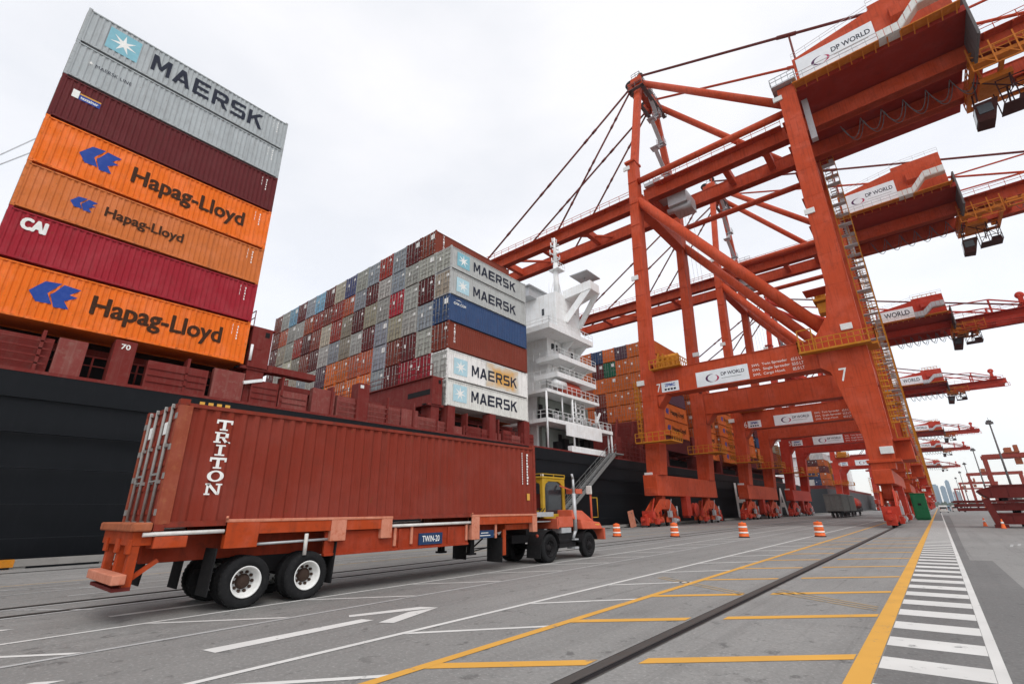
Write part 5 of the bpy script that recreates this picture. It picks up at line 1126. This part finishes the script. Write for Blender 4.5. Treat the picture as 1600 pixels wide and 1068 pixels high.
# lashing bridges across the ship
for y0, y1, z1, xe in ((11.45, 12.75, 13.75, -32.45), (27.2, 28.35, 13.5, -32.45), (-3.4, -2.2, 13.75, -32.45), (90.6, 92.2, 14.5, -32.5), (105.2, 106.8, 14.5, -32.5), (119.8, 121.2, 14.5, -32.5)):
    b = S()
    b.box(-76, xe, y0, y1, 11.0, z1); b.box(-76, xe - .1, y0 - .35, y1 + .35, 10.85, 11.05); b.box(-76, xe - .05, y0 - .2, y1 + .2, z1, z1 + .1)
    b.box(xe - 1.6, xe - .2, y0 + .1, y1 - .1, 8.7, 10.9)
    b.box(xe - .01, xe + .02, y0 + .3, y0 + .75, z1 - 1.5, z1 - .5)
    lb = b.build('lashing_bridge', M['deckred'], ship, bevel=.03)
    b = S(); b.box(xe - .02, xe + .03, y1 - .48, y1 - .2, z1 - .55, z1 - .2); b.box(-36, xe - .3, y0 - .02, y0 - .005, z1 - 1.6, z1 - 1.1); b.box(xe - .8, xe - .3, y0 - .5, y0 - .36, 10.9, 11.0); b.build('opening', M['dark'], lb)
    b = S(); b.rail([(-70, y0, z1 + .1), (xe - .1, y0, z1 + .1)], 1.1, 2.0, .03); b.build('handrail', M['deckred'], lb)
b = S(); b.box(-33.3, -32.5, 12.8, 16.2, 10.9, 11.35); b.tube((-32.6, 11.9, 9.6), (-32.5, 12.6, 10.0), .16, 10); b.build('deck_platform', M['deckred'], ship)
b = S(); b.tube((-32.45, 11.55, 11.4), (-32.45, 11.55, 12.5), .09, 10); b.beam((-32.4, 11.4, 9.85), (-32.4, 12.5, 10.2), .22, .2); b.build('white_fender_lamp', M['shipwhite'], ship)
# house wall forward of stack C with round winch openings
b = S(); b.box(-48, -32.55, 75.6, 76.6, 8.7, 16.2); b.box(-34.2, -32.5, 73.9, 75.6, 8.7, 9.9); b.box(-40, -32.5, 72.5, 75.6, 11.6, 11.75)
for z in (12.0, 14.5): b.rail([(-44, 74.9, z), (-32.6, 74.9, z)], 1.1, 1.6, .05)
hw = b.build('winch_house', M['deckred'], ship)
b = S()
for z in (10.5, 13.9): b.lathe([(0, .55), (-.12, .60), (-.12, .95), (0, 1.0)], (-33.6, 75.6, z), 1, 24); b.lathe([(-.02, 0.001), (-.02, .56)], (-33.6, 75.59, z), 1, 24)
b.build('fairlead_opening', M['dark'], hw)
b = S()
for z in (9.6, 10.8): b.rail([(-32.4, 60, z - 1.0), (-32.4, 75, z - 1.0)], 1.2, 1.1, .06)
for y in (62, 65.5, 69, 72.5): b.box(-34.5, -33.0, y, y + 1.4, 8.7, rnd.uniform(10.5, 12.5))
for y in (61, 66, 71): b.beam((-33, y, 8.8), (-33.4, y + 2.5, 14.5), .25)
b.build('mooring_deck_gear', M['deckred'], ship)
# white deckhouse
W = M['shipwhite']
b = S(); b.box(-70, -35.2, 49.0, 57.2, 16.0, 24.0); b.box(-66, -35.0, 51.2, 57.4, 24.0, 31.6); b.box(-68, -35.4, 46.5, 58.0, 8.6, 16.0)
b.hexa([(-35.3, 48.9, 16), (-35.0, 48.9, 16), (-35.0, 51.2, 16), (-35.3, 51.2, 16)], [(-35.3, 50.8, 24), (-35.0, 50.8, 24), (-35.0, 51.2, 24), (-35.3, 51.2, 24)])
dh = b.build('deckhouse', W, ship, bevel=.08)
def slab(x0, x1, y0, y1, z, t, lip=.35):
    b = S(); b.box(x0, x1, y0, y1, z, z + t); b.box(x1 - .05, x1 + .02, y0, y1, z - .02, z + t + lip); b.box(x0, x1, y0 - .02, y0 + .05, z - .02, z + t + lip); return b
slab(-66, -32.6, 46.0, 56.6, 23.9, .35).build('bridge_deck', W, ship)
b = slab(-36.2, -32.6, 47.8, 56.9, 20.2, .25); b.build('boat_platform', W, ship)
slab(-36.2, -32.6, 47.3, 56.6, 17.7, .25).build('boat_platform', W, ship)
for y in (52.5, 55.8):      # curved gussets under the platforms
    for pl in ([(-35.1, 23.9), (-33.0, 23.9), (-34.3, 22.8), (-35.0, 21.0), (-35.1, 21.0)], [(-35.1, 20.2), (-33.0, 20.2), (-34.4, 19.3), (-35.1, 18.2)]): S().prism(pl, 1, y - .08, y + .08).build('platform_bracket', W, ship)
slab(-68, -32.55, 44.9, 57.0, 15.35, .22, .15).build('upper_deck', W, ship); slab(-68, -32.55, 44.9, 60.2, 11.75, .25, .2).build('main_deck_house_roof', W, ship)
b = S(); b.box(-32.6, -32.45, 48.6, 57.0, 10.45, 12.0); b.build('bulwark_panel', W, ship)
b = S()
for x, y in ((-32.7, 44.95), (-36.5, 44.95), (-41, 44.95), (-32.7, 50.5), (-32.7, 60.0), (-33.2, 60.0)): S().tube((x, y, 8.6), (x, y, 15.4 if y < 58 else 11.8), .13, 10).build('deck_post', W, ship)
for y in (48.5, 51.5): S().tube((-32.9, y, 12), (-32.9, y, 15.4), .09, 8).build('deck_post', W, ship)
b = S()
for z, y0, y1 in ((12.2, 45, 60), (15.75, 45, 57), (24.5, 46, 56.6), (18.1, 48, 56.6), (20.6, 48, 56.9)): b.rail([(-32.62, y0, z), (-32.62, y1, z)], 1.0, 1.1, .03); b.rail([(-40, y0, z), (-32.62, y0, z)], 1.0, 1.1, .03)
b.build('deck_railing', W, ship)
b = S()      # openwork stair frame on the open deck
for y in (51.6, 52.6, 53.6, 54.6): b.box(-33.6, -33.45, y - .1, y + .1, 12.0, 15.35)
for z in (12.6, 13.2, 13.9, 14.6, 15.1): b.box(-33.6, -33.45, 51.6, 54.6, z - .09, z + .09)
b.beam((-33.2, 56.2, 12), (-33.2, 58.2, 14.6), .22); b.beam((-33.2, 58.2, 12), (-33.2, 56.8, 14.6), .18); b.beam((-33.2, 57.0, 12.0), (-33.2, 57.0, 14.4), .18); b.build('stair_frame', W, ship)
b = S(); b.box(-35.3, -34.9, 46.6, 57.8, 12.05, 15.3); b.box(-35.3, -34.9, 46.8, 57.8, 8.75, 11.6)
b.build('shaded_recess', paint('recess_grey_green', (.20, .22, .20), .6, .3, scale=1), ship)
b = S()
for y in (45.6, 46.9, 48.4): b.box(-34.6, -33.9, y, y + .7, 12.0, 13.4)
for y in (49, 50.6, 52.4, 55.2, 56.6): b.box(-34.9, -34.2, y, y + 1.0, 8.8, 8.8 + rnd.uniform(1.0, 2.2))
b.build('deck_equipment', M['dark'], ship)
b = S(); b.box(HS - .55, HS + .03, 48.8, 56.8, 8.5, 9.2)
b.build('low_bulwark', W, ship)
b = S(); b.lathe([(-2.6, .05), (-2.2, .62), (-1.2, .95), (1.2, .95), (2.2, .62), (2.6, .05)], (-33.9, 51.9, 16.85), 1, 18); b.build('lifeboat', M['orangebox'], ship)
b = S(); b.lathe([(-1.2, .05), (-1.1, .5), (1.1, .5), (1.2, .05)], (-33.3, 48.6, 17.0), 1, 16); b.build('liferaft', W, ship)
b = S()
for y, z in ((49.9, 22.4), (50.7, 22.4), (54.5, 22.2), (55.8, 29.4)): b.box(-35.25, -34.97, y, y + .38, z, z + .85)
for x, z in ((-37.5, 28.4),): b.box(x, x + .4, 51.14, 51.3, z, z + 1.0)
for x in (-44, -47, -50): b.box(x, x + .9, 48.95, 49.1, 21, 22)
b.build('porthole', M['glass'], dh)
b = S()
for z in (17.2, 19.4, 21.6, 25.6, 27.4, 29.2):
    b.box(-35.02 - (.02 if z < 24 else 0), -34.98, 51.3, 57.1, z, z + .05)
for y in (52.2, 53.0, 54.2, 56.4): b.tube((-34.93, y, 16.2), (-34.93, y, 23.8), .05, 6)
b.build('pipe_run', W, dh)
b = S()
for y in (46.2, 47.6, 49.8, 53.5, 55.4): b.box(-34.88, -34.82, y, y + .8, 12.2, 14.3)
for y in (52.0, 53.4, 56.2): b.box(-34.97, -34.93, y, y + .45, 18.4, 19.3); b.box(-34.97, -34.93, y, y + .45, 25.2, 25.9)
for y in (47.5, 50.2, 54.0, 56.0): b.box(-34.88, -34.82, y, y + .7, 8.9, 11.0)
b.build('door_recess', M['dark'], dh)
for i in (0, 1, 4, 5, 6, 7, 8): S().box(-32.62, -32.50, 46.3 + i * 1.55, 46.3 + i * 1.55 + .5, 12.3, 12.9).build('life_raft_box', M['galv'], ship)
for y in (47.2, 50.0, 53.2, 56.0): S().lathe([(0, .02), (0, .32), (.5, .32), (.5, .02)], (-32.9, y, 12.3), 2, 12).build('deck_drum', M['galv'], ship)
# bridge wing, braces, canopies, mast
b = S(); b.hexa([(-35.2, 53.4, 31.0), (-31.2, 54.6, 32.0), (-31.2, 57.2, 32.0), (-35.2, 57.2, 31.0)], [(-35.2, 53.4, 32.4), (-31.2, 54.6, 33.4), (-31.2, 57.2, 33.4), (-35.2, 57.2, 32.4)])
b.build('bridge_wing', W, ship, bevel=.05)
b = S(); b.beam((-35.1, 53.6, 27.6), (-31.5, 54.8, 32.4), .35, .95); b.beam((-35.1, 57.2, 27.6), (-31.5, 57.1, 32.4), .35, .8); b.build('wing_brace', W, ship)
b = S(); b.box(-34.0, -31.0, 53.6, 57.4, 34.5, 34.62); b.tube((-32.6, 55.6, 33.3), (-32.6, 55.6, 34.5), .09, 8); b.tube((-31.8, 56.6, 33.3), (-31.8, 56.6, 34.5), .07, 8); b.box(-42, -38, 49.0, 53.5, 32.8, 32.95); b.box(-41.5, -38.4, 49.4, 53.2, 31.4, 32.8); b.build('wing_canopy', M['galv'], ship)
b = S(); b.tube((-36.4, 53.6, 31.6), (-36.4, 53.6, 37.5), .48, 12, .36); b.tube((-36.4, 53.6, 37.5), (-36.4, 53.6, 42.0), .32, 10, .16)
b.box(-37.2, -35.4, 52.8, 54.6, 36.2, 36.3); b.rail([(-35.4, 52.8, 36.3), (-35.4, 54.6, 36.3)], .9, .6, .03)
for z, L in ((37.6, .9), (38.8, 1.3), (40.2, 1.0), (41.2, .6)): b.box(-36.48, -36.32, 53.6 - L, 53.6 + L, z, z + .12); b.box(-36.4, -36.4 + L * .8, 53.52, 53.68, z + .3, z + .4); b.tube((-36.4, 53.6 + L, z), (-36.4, 53.6 + L, z + .7), .05, 5); b.tube((-36.4, 53.6 - L, z - .3), (-36.4, 53.6 - L, z + .5), .09, 6)
for k in (-1, 1): b.beam((-36.4, 53.6 + k * 1.6, 31.6), (-36.4, 53.6, 36.5), .10)
for y in (51.8, 55.4, 56.4): b.tube((-36.5, y, 31.6), (-36.5, y, 33.4 + rnd.random()), .04, 6)
b.build('radar_mast', W, ship)
b = S()      # distant crane-like derrick and aerials between the stacks
for k in range(5): b.tube((-70 - k, 12.3 + k * .35, 13.7), (-70.5 - k, 12.8 + k * .3, 21.5 - k), .07, 5)
for k in range(4): b.beam((-70.5 - k, 12.6, 15.5 + k), (-74.5 + k, 13.6, 17.5 + k * .6), .08)
b.build('aerial', M['galv'], ship)
# mooring lines at the far left
b = S()
for dy in (0, .6): b.tube((-36, -9.5 + dy, 8.8), (-56, -1.2, 34 + dy * 3), .05, 6)
b.build('stay_wire', M['galv'], ship)

# second ship moored ahead, with a few tiers of containers
s2o = (-56, 300, -4.6)
ship2 = empty('container_ship', s2o, 'second dark ship moored farther along the berth beyond the crane legs', 'ship')
b = MB(s2o); b.prism([(-32.3, 9.0), (-33.0, -4.6), (-78, -4.6), (-78, 9.0)], 1, 232, 420); b.build('hull', paint('grey_hull_paint', (.06, .065, .07), .5, .4, (.12, .12, .12), .1, streak=.4), ship2)
b = MB(s2o); b.box(-70, -34, 330, 342, 9, 36); b.box(-72, -33, 328, 344, 30, 33); b.build('deckhouse', W, ship2)
b = MB(s2o); b.box(-76, -33, 234, 416, 9.0, 10.4); b.build('hatch_cover', M['deckred'], ship2)
for j, (y0, cols) in enumerate(((240, 'orange orange maroon orange white'.split()), (255, 'orange navy orange brown'.split()), (270, 'maroon orange grey'.split()))):
    z = 10.45
    for t, cn in enumerate(cols):
        for k in range(3):
            c2 = cn if k == 0 else random.choice(('orange', 'navy', 'maroon', 'white'))
            container((-33.6 - k * 2.55, y0 + CL / 2, z), 2.6, c2, f'{word.get(c2, c2)} container on second ship, {TIER[t]} tier, {ORD[k]} row, {ORD[j]} bay', 'containers on the second ship', doors=(j == 0))
        z += 2.63

# gangway from the deck to the quay
go = (-30.4, 41.6, gz(-30.4))
gw = empty('gangway', go, 'long grey aluminium gangway sloping from the ship down to the quay', 'gangway')
p, q = Vector((-30.3, 41.6, .1)), Vector((-31.3, 57.6, 8.9))
b = MB(go)
for dx in (-.42, .42): b.beam(p + Vector((dx, 0, 0)), q + Vector((dx, 0, 0)), .09, .42)
b.build('side_beam', M['gangway'], gw)
b = MB(go)
for i in range(46): c = p.lerp(q, (i + .5) / 46); b.box(c.x - .40, c.x + .40, c.y - .13, c.y + .13, c.z + .08, c.z + .12)
b.build('tread', M['galv'], gw)
b = MB(go)
for dx in (-.45, .45): o_ = Vector((dx, 0, .12)); b.rail([p + o_, q + o_], 1.1, 1.6, .022)
b.box(-31.8, -30.6, 57.0, 59.2, 8.75, 8.9); b.build('handrail', M['gangway'], gw)
b = MB(go); b.tube((-30.75, 41.5, .02), (-29.85, 41.5, .02), .12, 10); b.build('roller', M['rubber'], gw)

# ------------------------------------------------------------------ things on the apron
def barrel():
    o = empty('traffic_drum', (0, 0, 0), 'x', 'traffic drum', 'orange traffic drums on the roadway')
    b = MB(); b.lathe([(0, .02), (0, .34), (.05, .34), (.08, .30)], (0, 0, 0), 2, 20); b.build('base', M['rubber'], o)
    b = MB(); pr = [(.08, .30)]
    for z in (.30, .52, .74, .96): pr += [(z - .015, .305 - z * .05), (z, .285 - z * .05), (z + .015, .30 - z * .05)]
    pr += [(1.12, .235), (1.15, .20), (1.15, .001)]; b.lathe(pr, (0, 0, 0), 2, 24); b.box(-.10, .10, -.015, .015, 1.14, 1.22); b.build('drum_body', M['drum'], o)
    for z in (.325, .765):
        b = MB(); b.lathe([(z, .30 - z * .05), (z + .015, .318 - z * .05), (z + .10, .318 - z * .05), (z + .115, .296 - z * .05)], (0, 0, 0), 2, 24); b.build('white_band', M['letterwhite'], o)
    return o
bd = barrel()
for i, ((x, y), lab) in enumerate(zip(((-19.7, 35.8), (-15.45, 36.85), (-10.65, 37.1), (-6.54, 39.8)), ('orange traffic drum nearest the tractor, before the dark hull', 'orange traffic drum in front of the near crane legs', 'orange traffic drum between the first and second crane legs on the roadway', 'orange traffic drum in front of the grey rail wagon'))):
    o = bd if i == 0 else copy_tree(bd); o.location = (x, y, gz(x)); o['label'] = lab; o.rotation_euler[2] = i * .7; o.scale = (1.05, 1.05, .82)
bo = empty('barricade', (-29.2, 57.8, gz(-29.2)), 'pale orange leaning barricade board at the quay edge under the hull', 'barricade')
b = MB(bo.location); b.beam((-29.3, 57.6, gz(-29) + .05), (-29.8, 58.0, 1.75), .8, .06, (0, 1, 0)); b.build('board', M['scuffed'], bo)
b = MB(bo.location); b.beam((-28.4, 58.2, gz(-29)), (-29.6, 57.9, 1.5), .08); b.build('strut', M['wire'], bo)
# mooring bollards
bl0 = None
for i, y in enumerate((24.0, 49.0, 58.5, 94, 118)):
    if bl0 is None:
        bl0 = MB((-30.1, y, gz(-30.1))); bl0.lathe([(0, .42), (.06, .42), (.10, .26), (.42, .24), (.50, .36), (.60, .36), (.66, .2), (.66, .001)], (-30.1, y, gz(-30.1)), 2, 18); o = bl0.build('mooring_bollard', M['dark']); bl0 = o
    else: o = bl0.copy(); COL.objects.link(o); o.location.y = y
    tag(o, ('black mooring bollard near the tractor at the quay edge', 'black mooring bollard below the white deckhouse', 'black mooring bollard beside the leaning barricade', 'black mooring bollard past the first crane', 'black mooring bollard past the second crane')[i], 'bollard', 'bollards on the quay edge')
# rail wagons
def wagon(y0, L, label, kind):
    X = -15.64; o = empty('rail_wagon', (X, y0 + L / 2, gz(X)), label, 'rail wagon', 'rail wagons under the cranes'); zb = gz(X)
    A_ = lambda: MB(o.location)
    b = A_(); b.box(X - 1.3, X + 1.3, y0 + .4, y0 + L - .4, .95 + zb, 1.25 + zb); b.box(X - .3, X + .3, y0 - .3, y0 + L + .3, .85 + zb, 1.1 + zb); b.build('underframe', M['dark'], o)
    for yc in (y0 + 2.0, y0 + L - 2.0):
        b = A_()
        for dx in (-.85, .85): b.prism([(yc - 1.25, .42 + zb), (yc + 1.25, .42 + zb), (yc + .5, .95 + zb), (yc - .5, .95 + zb)], 0, X + dx - .08, X + dx + .08)
        bg = b.build('bogie', M['dark'], o)
        for dy in (-.9, .9):
            for dx in (-.72, .72): w_ = A_(); w_.lathe([(-.06, .05), (-.06, .45), (.06, .45), (.06, .05)], (X + dx, yc + dy, .46 + zb), 0, 20); w_.build('wheel', M['wire'], bg)
    if kind == 'hopper':
        b = A_(); b.box(X - 1.45, X + 1.45, y0 + .3, y0 + L - .3, 1.25 + zb, 4.3 + zb)
        for i in range(9):
            y = y0 + .3 + (L - .6) * i / 8
            for s in (-1, 1): b.box(X + s * 1.45, X + s * 1.53, y - .07, y + .07, 1.2 + zb, 4.3 + zb)
        for i in range(4):
            x = X - 1.3 + i * 2.6 / 3; b.box(x - .06, x + .06, y0 + .22, y0 + .30, 1.25 + zb, 4.3 + zb)
        b.box(X - 1.55, X + 1.55, y0 + .2, y0 + L - .2, 4.3 + zb, 4.45 + zb); b.build('wagon_body', M['wagon'], o, bevel=.03)
    else:
        b = A_(); b.lathe([(0, .02), (.15, 1.0), (.5, 1.4), (L - 1.3, 1.4), (L - .95, 1.0), (L - .8, .02)], (X, y0 + .4, 2.75 + zb), 1, 28); b.lathe([(0, .5), (.35, .5), (.4, .001)], (X, y0 + L / 2, 4.1 + zb), 2, 16); b.build('tank', M['crane2'], o)
        b = A_(); b.rail([(X + 1.3, y0 + .6, 1.25 + zb), (X + 1.3, y0 + L - .6, 1.25 + zb)], .9, 1.4, .04); b.build('side_rail', M['dark'], o)
wagon(116, 9.4, 'weathered grey ribbed rail wagon standing on the track under the cranes', 'hopper')
wagon(126.2, 9.4, 'second grey ribbed rail wagon coupled behind the nearest one', 'hopper')
wagon(136.6, 13.0, 'orange tank wagon coupled behind the grey rail wagons', 'tank')
# green cabinet beside the shore-side bogies
co = empty('electrical_cabinet', (-2.05, 95.0, 0), 'tall green steel cabinet standing beside the shore-side crane wheels', 'cabinet')
b = MB(co.location); b.box(-2.9, -1.2, 93.8, 96.4, .15, 3.6); b.box(-2.95, -1.15, 93.75, 96.45, 3.6, 3.7); b.box(-2.8, -1.3, 93.9, 96.3, 0, .15); b.build('cabinet_body', M['green'], co, bevel=.03)
b = MB(co.location); b.box(-2.75, -1.35, 93.74, 93.80, .35, 3.4); dd = b.build('door', M['green'], co, bevel=.01)
b = MB(co.location); b.box(-2.25, -1.85, 93.72, 93.74, 2.0, 2.3); b.build('vent', M['dark'], dd)
# light masts
def mast(x, y, label):
    o = empty('light_mast', (x, y, 0), label, 'light mast', 'tall light masts in the yard')
    b = MB((x, y, 0)); b.tube((x, y, 0), (x, y, 30), .40, 14, .19); b.box(x - .6, x + .6, y - .6, y + .6, 0, .5); b.build('pole', M['wire'], o)
    b = MB((x, y, 0)); b.lathe([(-.3, .25), (-.2, .7), (.2, .7), (.3, .25)], (x, y, 29.7), 2, 14); b.tube((x, y, 29.8), (x, y, 30.9), .06, 6); b.build('head_ring', M['wire'], o)
    b = MB((x, y, 0))
    for i in range(6): a = i * math.pi / 3; b.box(x + .7 * math.cos(a) - .3, x + .7 * math.cos(a) + .3, y + .7 * math.sin(a) - .3, y + .7 * math.sin(a) + .3, 28.6, 29.4)
    b.build('lamp_head', M['wire'], o); return o
mast(20.0, 234, 'nearest tall grey light mast rising behind the stacked red trailers')
for i, (x, y) in enumerate(((20.0, 345), (20.0, 458), (20.3, 572), (20, 690))):
    mast(x, y, ('second tall light mast, left of the nearest one', 'third tall light mast along the yard', 'fourth tall light mast along the yard', 'farthest tall light mast along the yard')[i])
# yard gantries on tyres
def rtg(y, label):
    o = empty('yard_gantry', (31.5, y, 0), label, 'yard crane', 'red rubber-tyred gantries in the container yard'); A_ = lambda: MB((31.5, y, 0)); x0, x1 = 19.3, 43.5
    for x in (x0, x1):
        for dy in (0, 8.0): b = A_(); b.beam((x, y + dy, 1.6), (x, y + dy, 20.5), 1.0, 1.1, (0, 1, 0)); b.build('leg', M['rtgred'], o)
        b = A_(); b.box(x - .5, x + .5, y - 1.5, y + 9.5, 1.2, 2.2); b.build('sill_beam', M['rtgred'], o)
        for dy in (-.8, 8.8): b = A_(); b.lathe([(-.25, .2), (-.25, .75), (.25, .75), (.25, .2)], (x, y + dy, .75), 0, 18); b.build('wheel', M['rubber'], o)
    for dy in (0, 8.0): b = A_(); b.box(x0 - .8, x1 + .8, y + dy - .55, y + dy + .55, 20.4, 22.0); b.build('girder', M['rtgred'], o)
    b = A_(); b.box(25.5, 30.0, y - .8, y + 8.8, 22.2, 22.7); b.box(26, 28.0, y + 1, y + 6, 22.7, 24.4); b.box(29, 30.2, y + 2, y + 5, 22.7, 25.4); b.box(28.0, 30.0, y + .6, y + 2.6, 17.6, 19.9); b.build('trolley', M['rusty'], o)
for y, lab in ((283, 'nearest red yard gantry behind the light masts'), (435, 'second red yard gantry farther down the yard'), (605, 'third red yard gantry, small, down the yard'), (800, 'farthest red yard gantry near the skyline')): rtg(y, lab)
# stacked containers in the yard
YG = 'containers stacked in the yard'
for j, (x, y) in enumerate(((24.5, 196), (27.2, 196), (24.5, 300), (27.2, 300), (24.5, 450))):
    z = 0.0
    for t in range(4 if j < 2 else 3):
        cn = ('brown', 'grey', 'orange', 'rust', 'orange', 'maroon')[(j * 2 + t) % 6]
        container((x, y + CL / 2, z), 2.6, cn, f'{word.get(cn, cn)} container in the yard, {TIER[t]} tier, {ORD[j]} pile behind the red trailers', YG); z += 2.63
# nested red trailer decks near the right edge
def deck(x0, x1, y0, y1, z, h, label, rakes=True, grp='red trailer decks stacked in the yard'):
    o = empty('flat_trailer_deck', ((x0 + x1) / 2, (y0 + y1) / 2, z), label, 'trailer deck', grp); org = o.location
    b = MB(org); b.prism([(x0, z + h * .55), (x0 + .25, z + h * .25), (x0 + .6, z), (x1, z), (x1, z + h), (x0 + 1.4, z + h), (x0 + .1, z + h * .68)] if rakes else [(x0, z), (x1, z), (x1, z + h), (x0, z + h)], 1, y0, y1); b.build('deck_frame', M['lookred'], o, bevel=.02)
    b = MB(org)
    n = int((x1 - x0) / 1.1)
    for i in range(n): x = x0 + .9 + i * 1.1; b.box(x - .05, x + .05, y0 - .05, y0, z + .04, z + h - .06)
    b.box(x0 + .5, x1, y0 - .07, y0, z + h - .10, z + h); b.box(x0 + .5, x1, y0 - .07, y0, z, z + .08); b.build('rib', M['lookred'], o)
    b = MB(org)
    for x in (x0 + 1.6, x1 - 1.6): b.box(x - .2, x + .2, y0 + .3, y0 + .6, z - .24, z); b.box(x - .2, x + .2, y1 - .6, y1 - .3, z - .24, z)
    b.build('spacer', M['dark'], o)
deck(3.9, 16, 62.0, 64.6, .30, .92, 'red trailer deck at the bottom of the nearest stack on the right', False); deck(3.6, 16, 62.05, 64.6, 1.46, .62, 'red trailer deck in the middle of the nearest stack on the right', False); deck(3.0, 16, 61.6, 65.0, 2.50, 1.10, 'red trailer deck with raked end on top of the nearest stack')
so2 = empty('trailer_support', (3.75, 62.4, 0), 'dark leaning steel support under the raked end of the red trailer stack', 'support'); b = MB(so2.location); b.beam((3.35, 61.9, 2.45), (3.75, 61.9, 0.25), .5, .5, (0, 1, 0)); b.box(3.4, 4.3, 61.7, 62.2, 0, .28); b.build('strut', M['lookred'], so2)
for k, (z, h) in enumerate(((.4, .9), (1.6, .9), (2.75, .7))): deck(4.2 - k * .5, 22, 205 + k * .1, 209, z, h, ('lowest', 'middle', 'top')[k] + ' red trailer deck of the far stack beyond the nearest one', k == 2)
def cone(x, y, label):
    o = empty('traffic_cone', (x, y, 0), label, 'traffic cone', 'traffic cones by the red trailers'); o.scale = (.75, .75, .75); b = MB((x, y, 0)); b.lathe([(0, .001), (0, .26), (.05, .26), (.06, .2), (1.0, .05), (1.0, .001)], (x, y, 0), 2, 18); b.build('cone_body', M['drum'], o)
    b = MB((x, y, 0)); b.lathe([(.52, .142), (.52, .15), (.72, .115), (.72, .10)], (x, y, 0), 2, 18); b.build('white_band', M['letterwhite'], o)
cone(3.85, 60.6, 'orange traffic cone directly before the red trailer stack'); cone(3.0, 66.5, 'orange traffic cone just left of the red trailer stack')
# vans parked far along the walkway
def van(x, y, col, label):
    o = empty('parked_van', (x, y, 0), label, 'van', 'vehicles parked far along the quay'); A_ = lambda: MB((x, y, 0))
    b = A_(); b.prism([(y, .35), (y, 1.6), (y + .25, 2.1), (y + 3.4, 2.1), (y + 4.1, 1.3), (y + 5.0, 1.1), (y + 5.1, .35)], 0, x - .95, x + .95); b.build('body', col, o, bevel=.06)
    b = A_(); b.box(x - .8, x + .8, y - .02, y + .02, 1.15, 1.65); b.box(x - .97, x + .97, y + 2.4, y + 3.3, 1.3, 1.85); b.build('window', M['glass'], o)
    for yy in (y + 1.0, y + 4.1):
        for s in (-1, 1): b = A_(); b.lathe([(-.1, .1), (-.1, .35), (.1, .35), (.1, .1)], (x + s * .85, yy, .36), 0, 16); b.build('wheel', M['rubber'], o)
    for s in (-1, 1): b = A_(); b.box(x + s * .75 - .1, x + s * .75 + .1, y - .03, y, .9, 1.2); b.build('tail_light', M['orangebox'], o)
van(.9, 196, M['white'], 'white van parked at the far end of the striped walkway'); van(4.4, 236, M['white'], 'white van parked beyond the first one, toward the yard'); van(2.4, 262, M['tower1'], 'grey van parked farthest along the quay')
# city towers beyond the harbour
def tower(x, y, wx, wy, h, mat, label):
    o = empty('city_tower', (x, y, 0), label, 'tower', 'towers on the skyline'); b = MB((x, y, 0)); b.box(x - wx / 2, x + wx / 2, y, y + wy, 0, h); b.box(x - wx * .3, x + wx * .3, y + wy * .2, y + wy * .8, h, h + 6); b.build('tower_body', M[mat], o)
    b = MB((x, y, 0)); z = 4.0
    while z < h - 3: b.box(x - wx / 2 - .15, x + wx / 2 + .15, y - .15, y + wy + .15, z, z + 1.5); z += 3.6
    b.build('floor_band', M['tower3'], o)
for i, (x, y, wx, h, mt_) in enumerate(((6, 3500, 30, 108, 'tower1'), (-26, 3550, 26, 84, 'tower2'), (38, 3480, 22, 98, 'tower1'), (62, 3520, 18, 128, 'tower1'), (90, 3600, 30, 74, 'tower2'), (-60, 3700, 40, 62, 'tower1'))):
    tower(x, y, wx, 26, h, mt_, ('glass tower at the centre of the distant skyline', 'pale tower left of the glass tower on the skyline', 'slim glass tower just right of the central one', 'tallest thin tower on the distant skyline', 'low pale tower at the right of the skyline', 'wide low tower at the left of the skyline')[i])
tb = MB(); rr = random.Random(5)
for i in range(700):
    x = rr.uniform(-300, 900); y = rr.uniform(2700, 3000); h = rr.uniform(6, 20); s = rr.uniform(6, 15)
    tb.add([(x, y, 0), (x + s, y + rr.uniform(-5, 5), 0), (x + s * .8, y, h), (x + s * .3, y + 3, h * 1.1), (x - s * .2, y, h * .6)], [(0, 1, 2), (0, 2, 3), (0, 3, 4)])
tag(tb.build('far_trees', M['foliage']), kind='stuff')

# ------------------------------------------------------------------ haze over the harbour
hz = MB(); hz.box(-2500, 2500, -400, 4200, -10, 260)
hm = bpy.data.materials.new('haze'); hm.use_nodes = True; hn = hm.node_tree; hn.nodes.clear()
ho = hn.nodes.new('ShaderNodeOutputMaterial'); hv = hn.nodes.new('ShaderNodeVolumePrincipled'); hv.inputs['Color'].default_value = (.88, .93, 1.0, 1); hv.inputs['Density'].default_value = 0.00009; hv.inputs['Anisotropy'].default_value = 0.2
hn.links.new(hv.outputs[0], ho.inputs['Volume'])
tag(hz.build('haze', hm), kind='stuff')
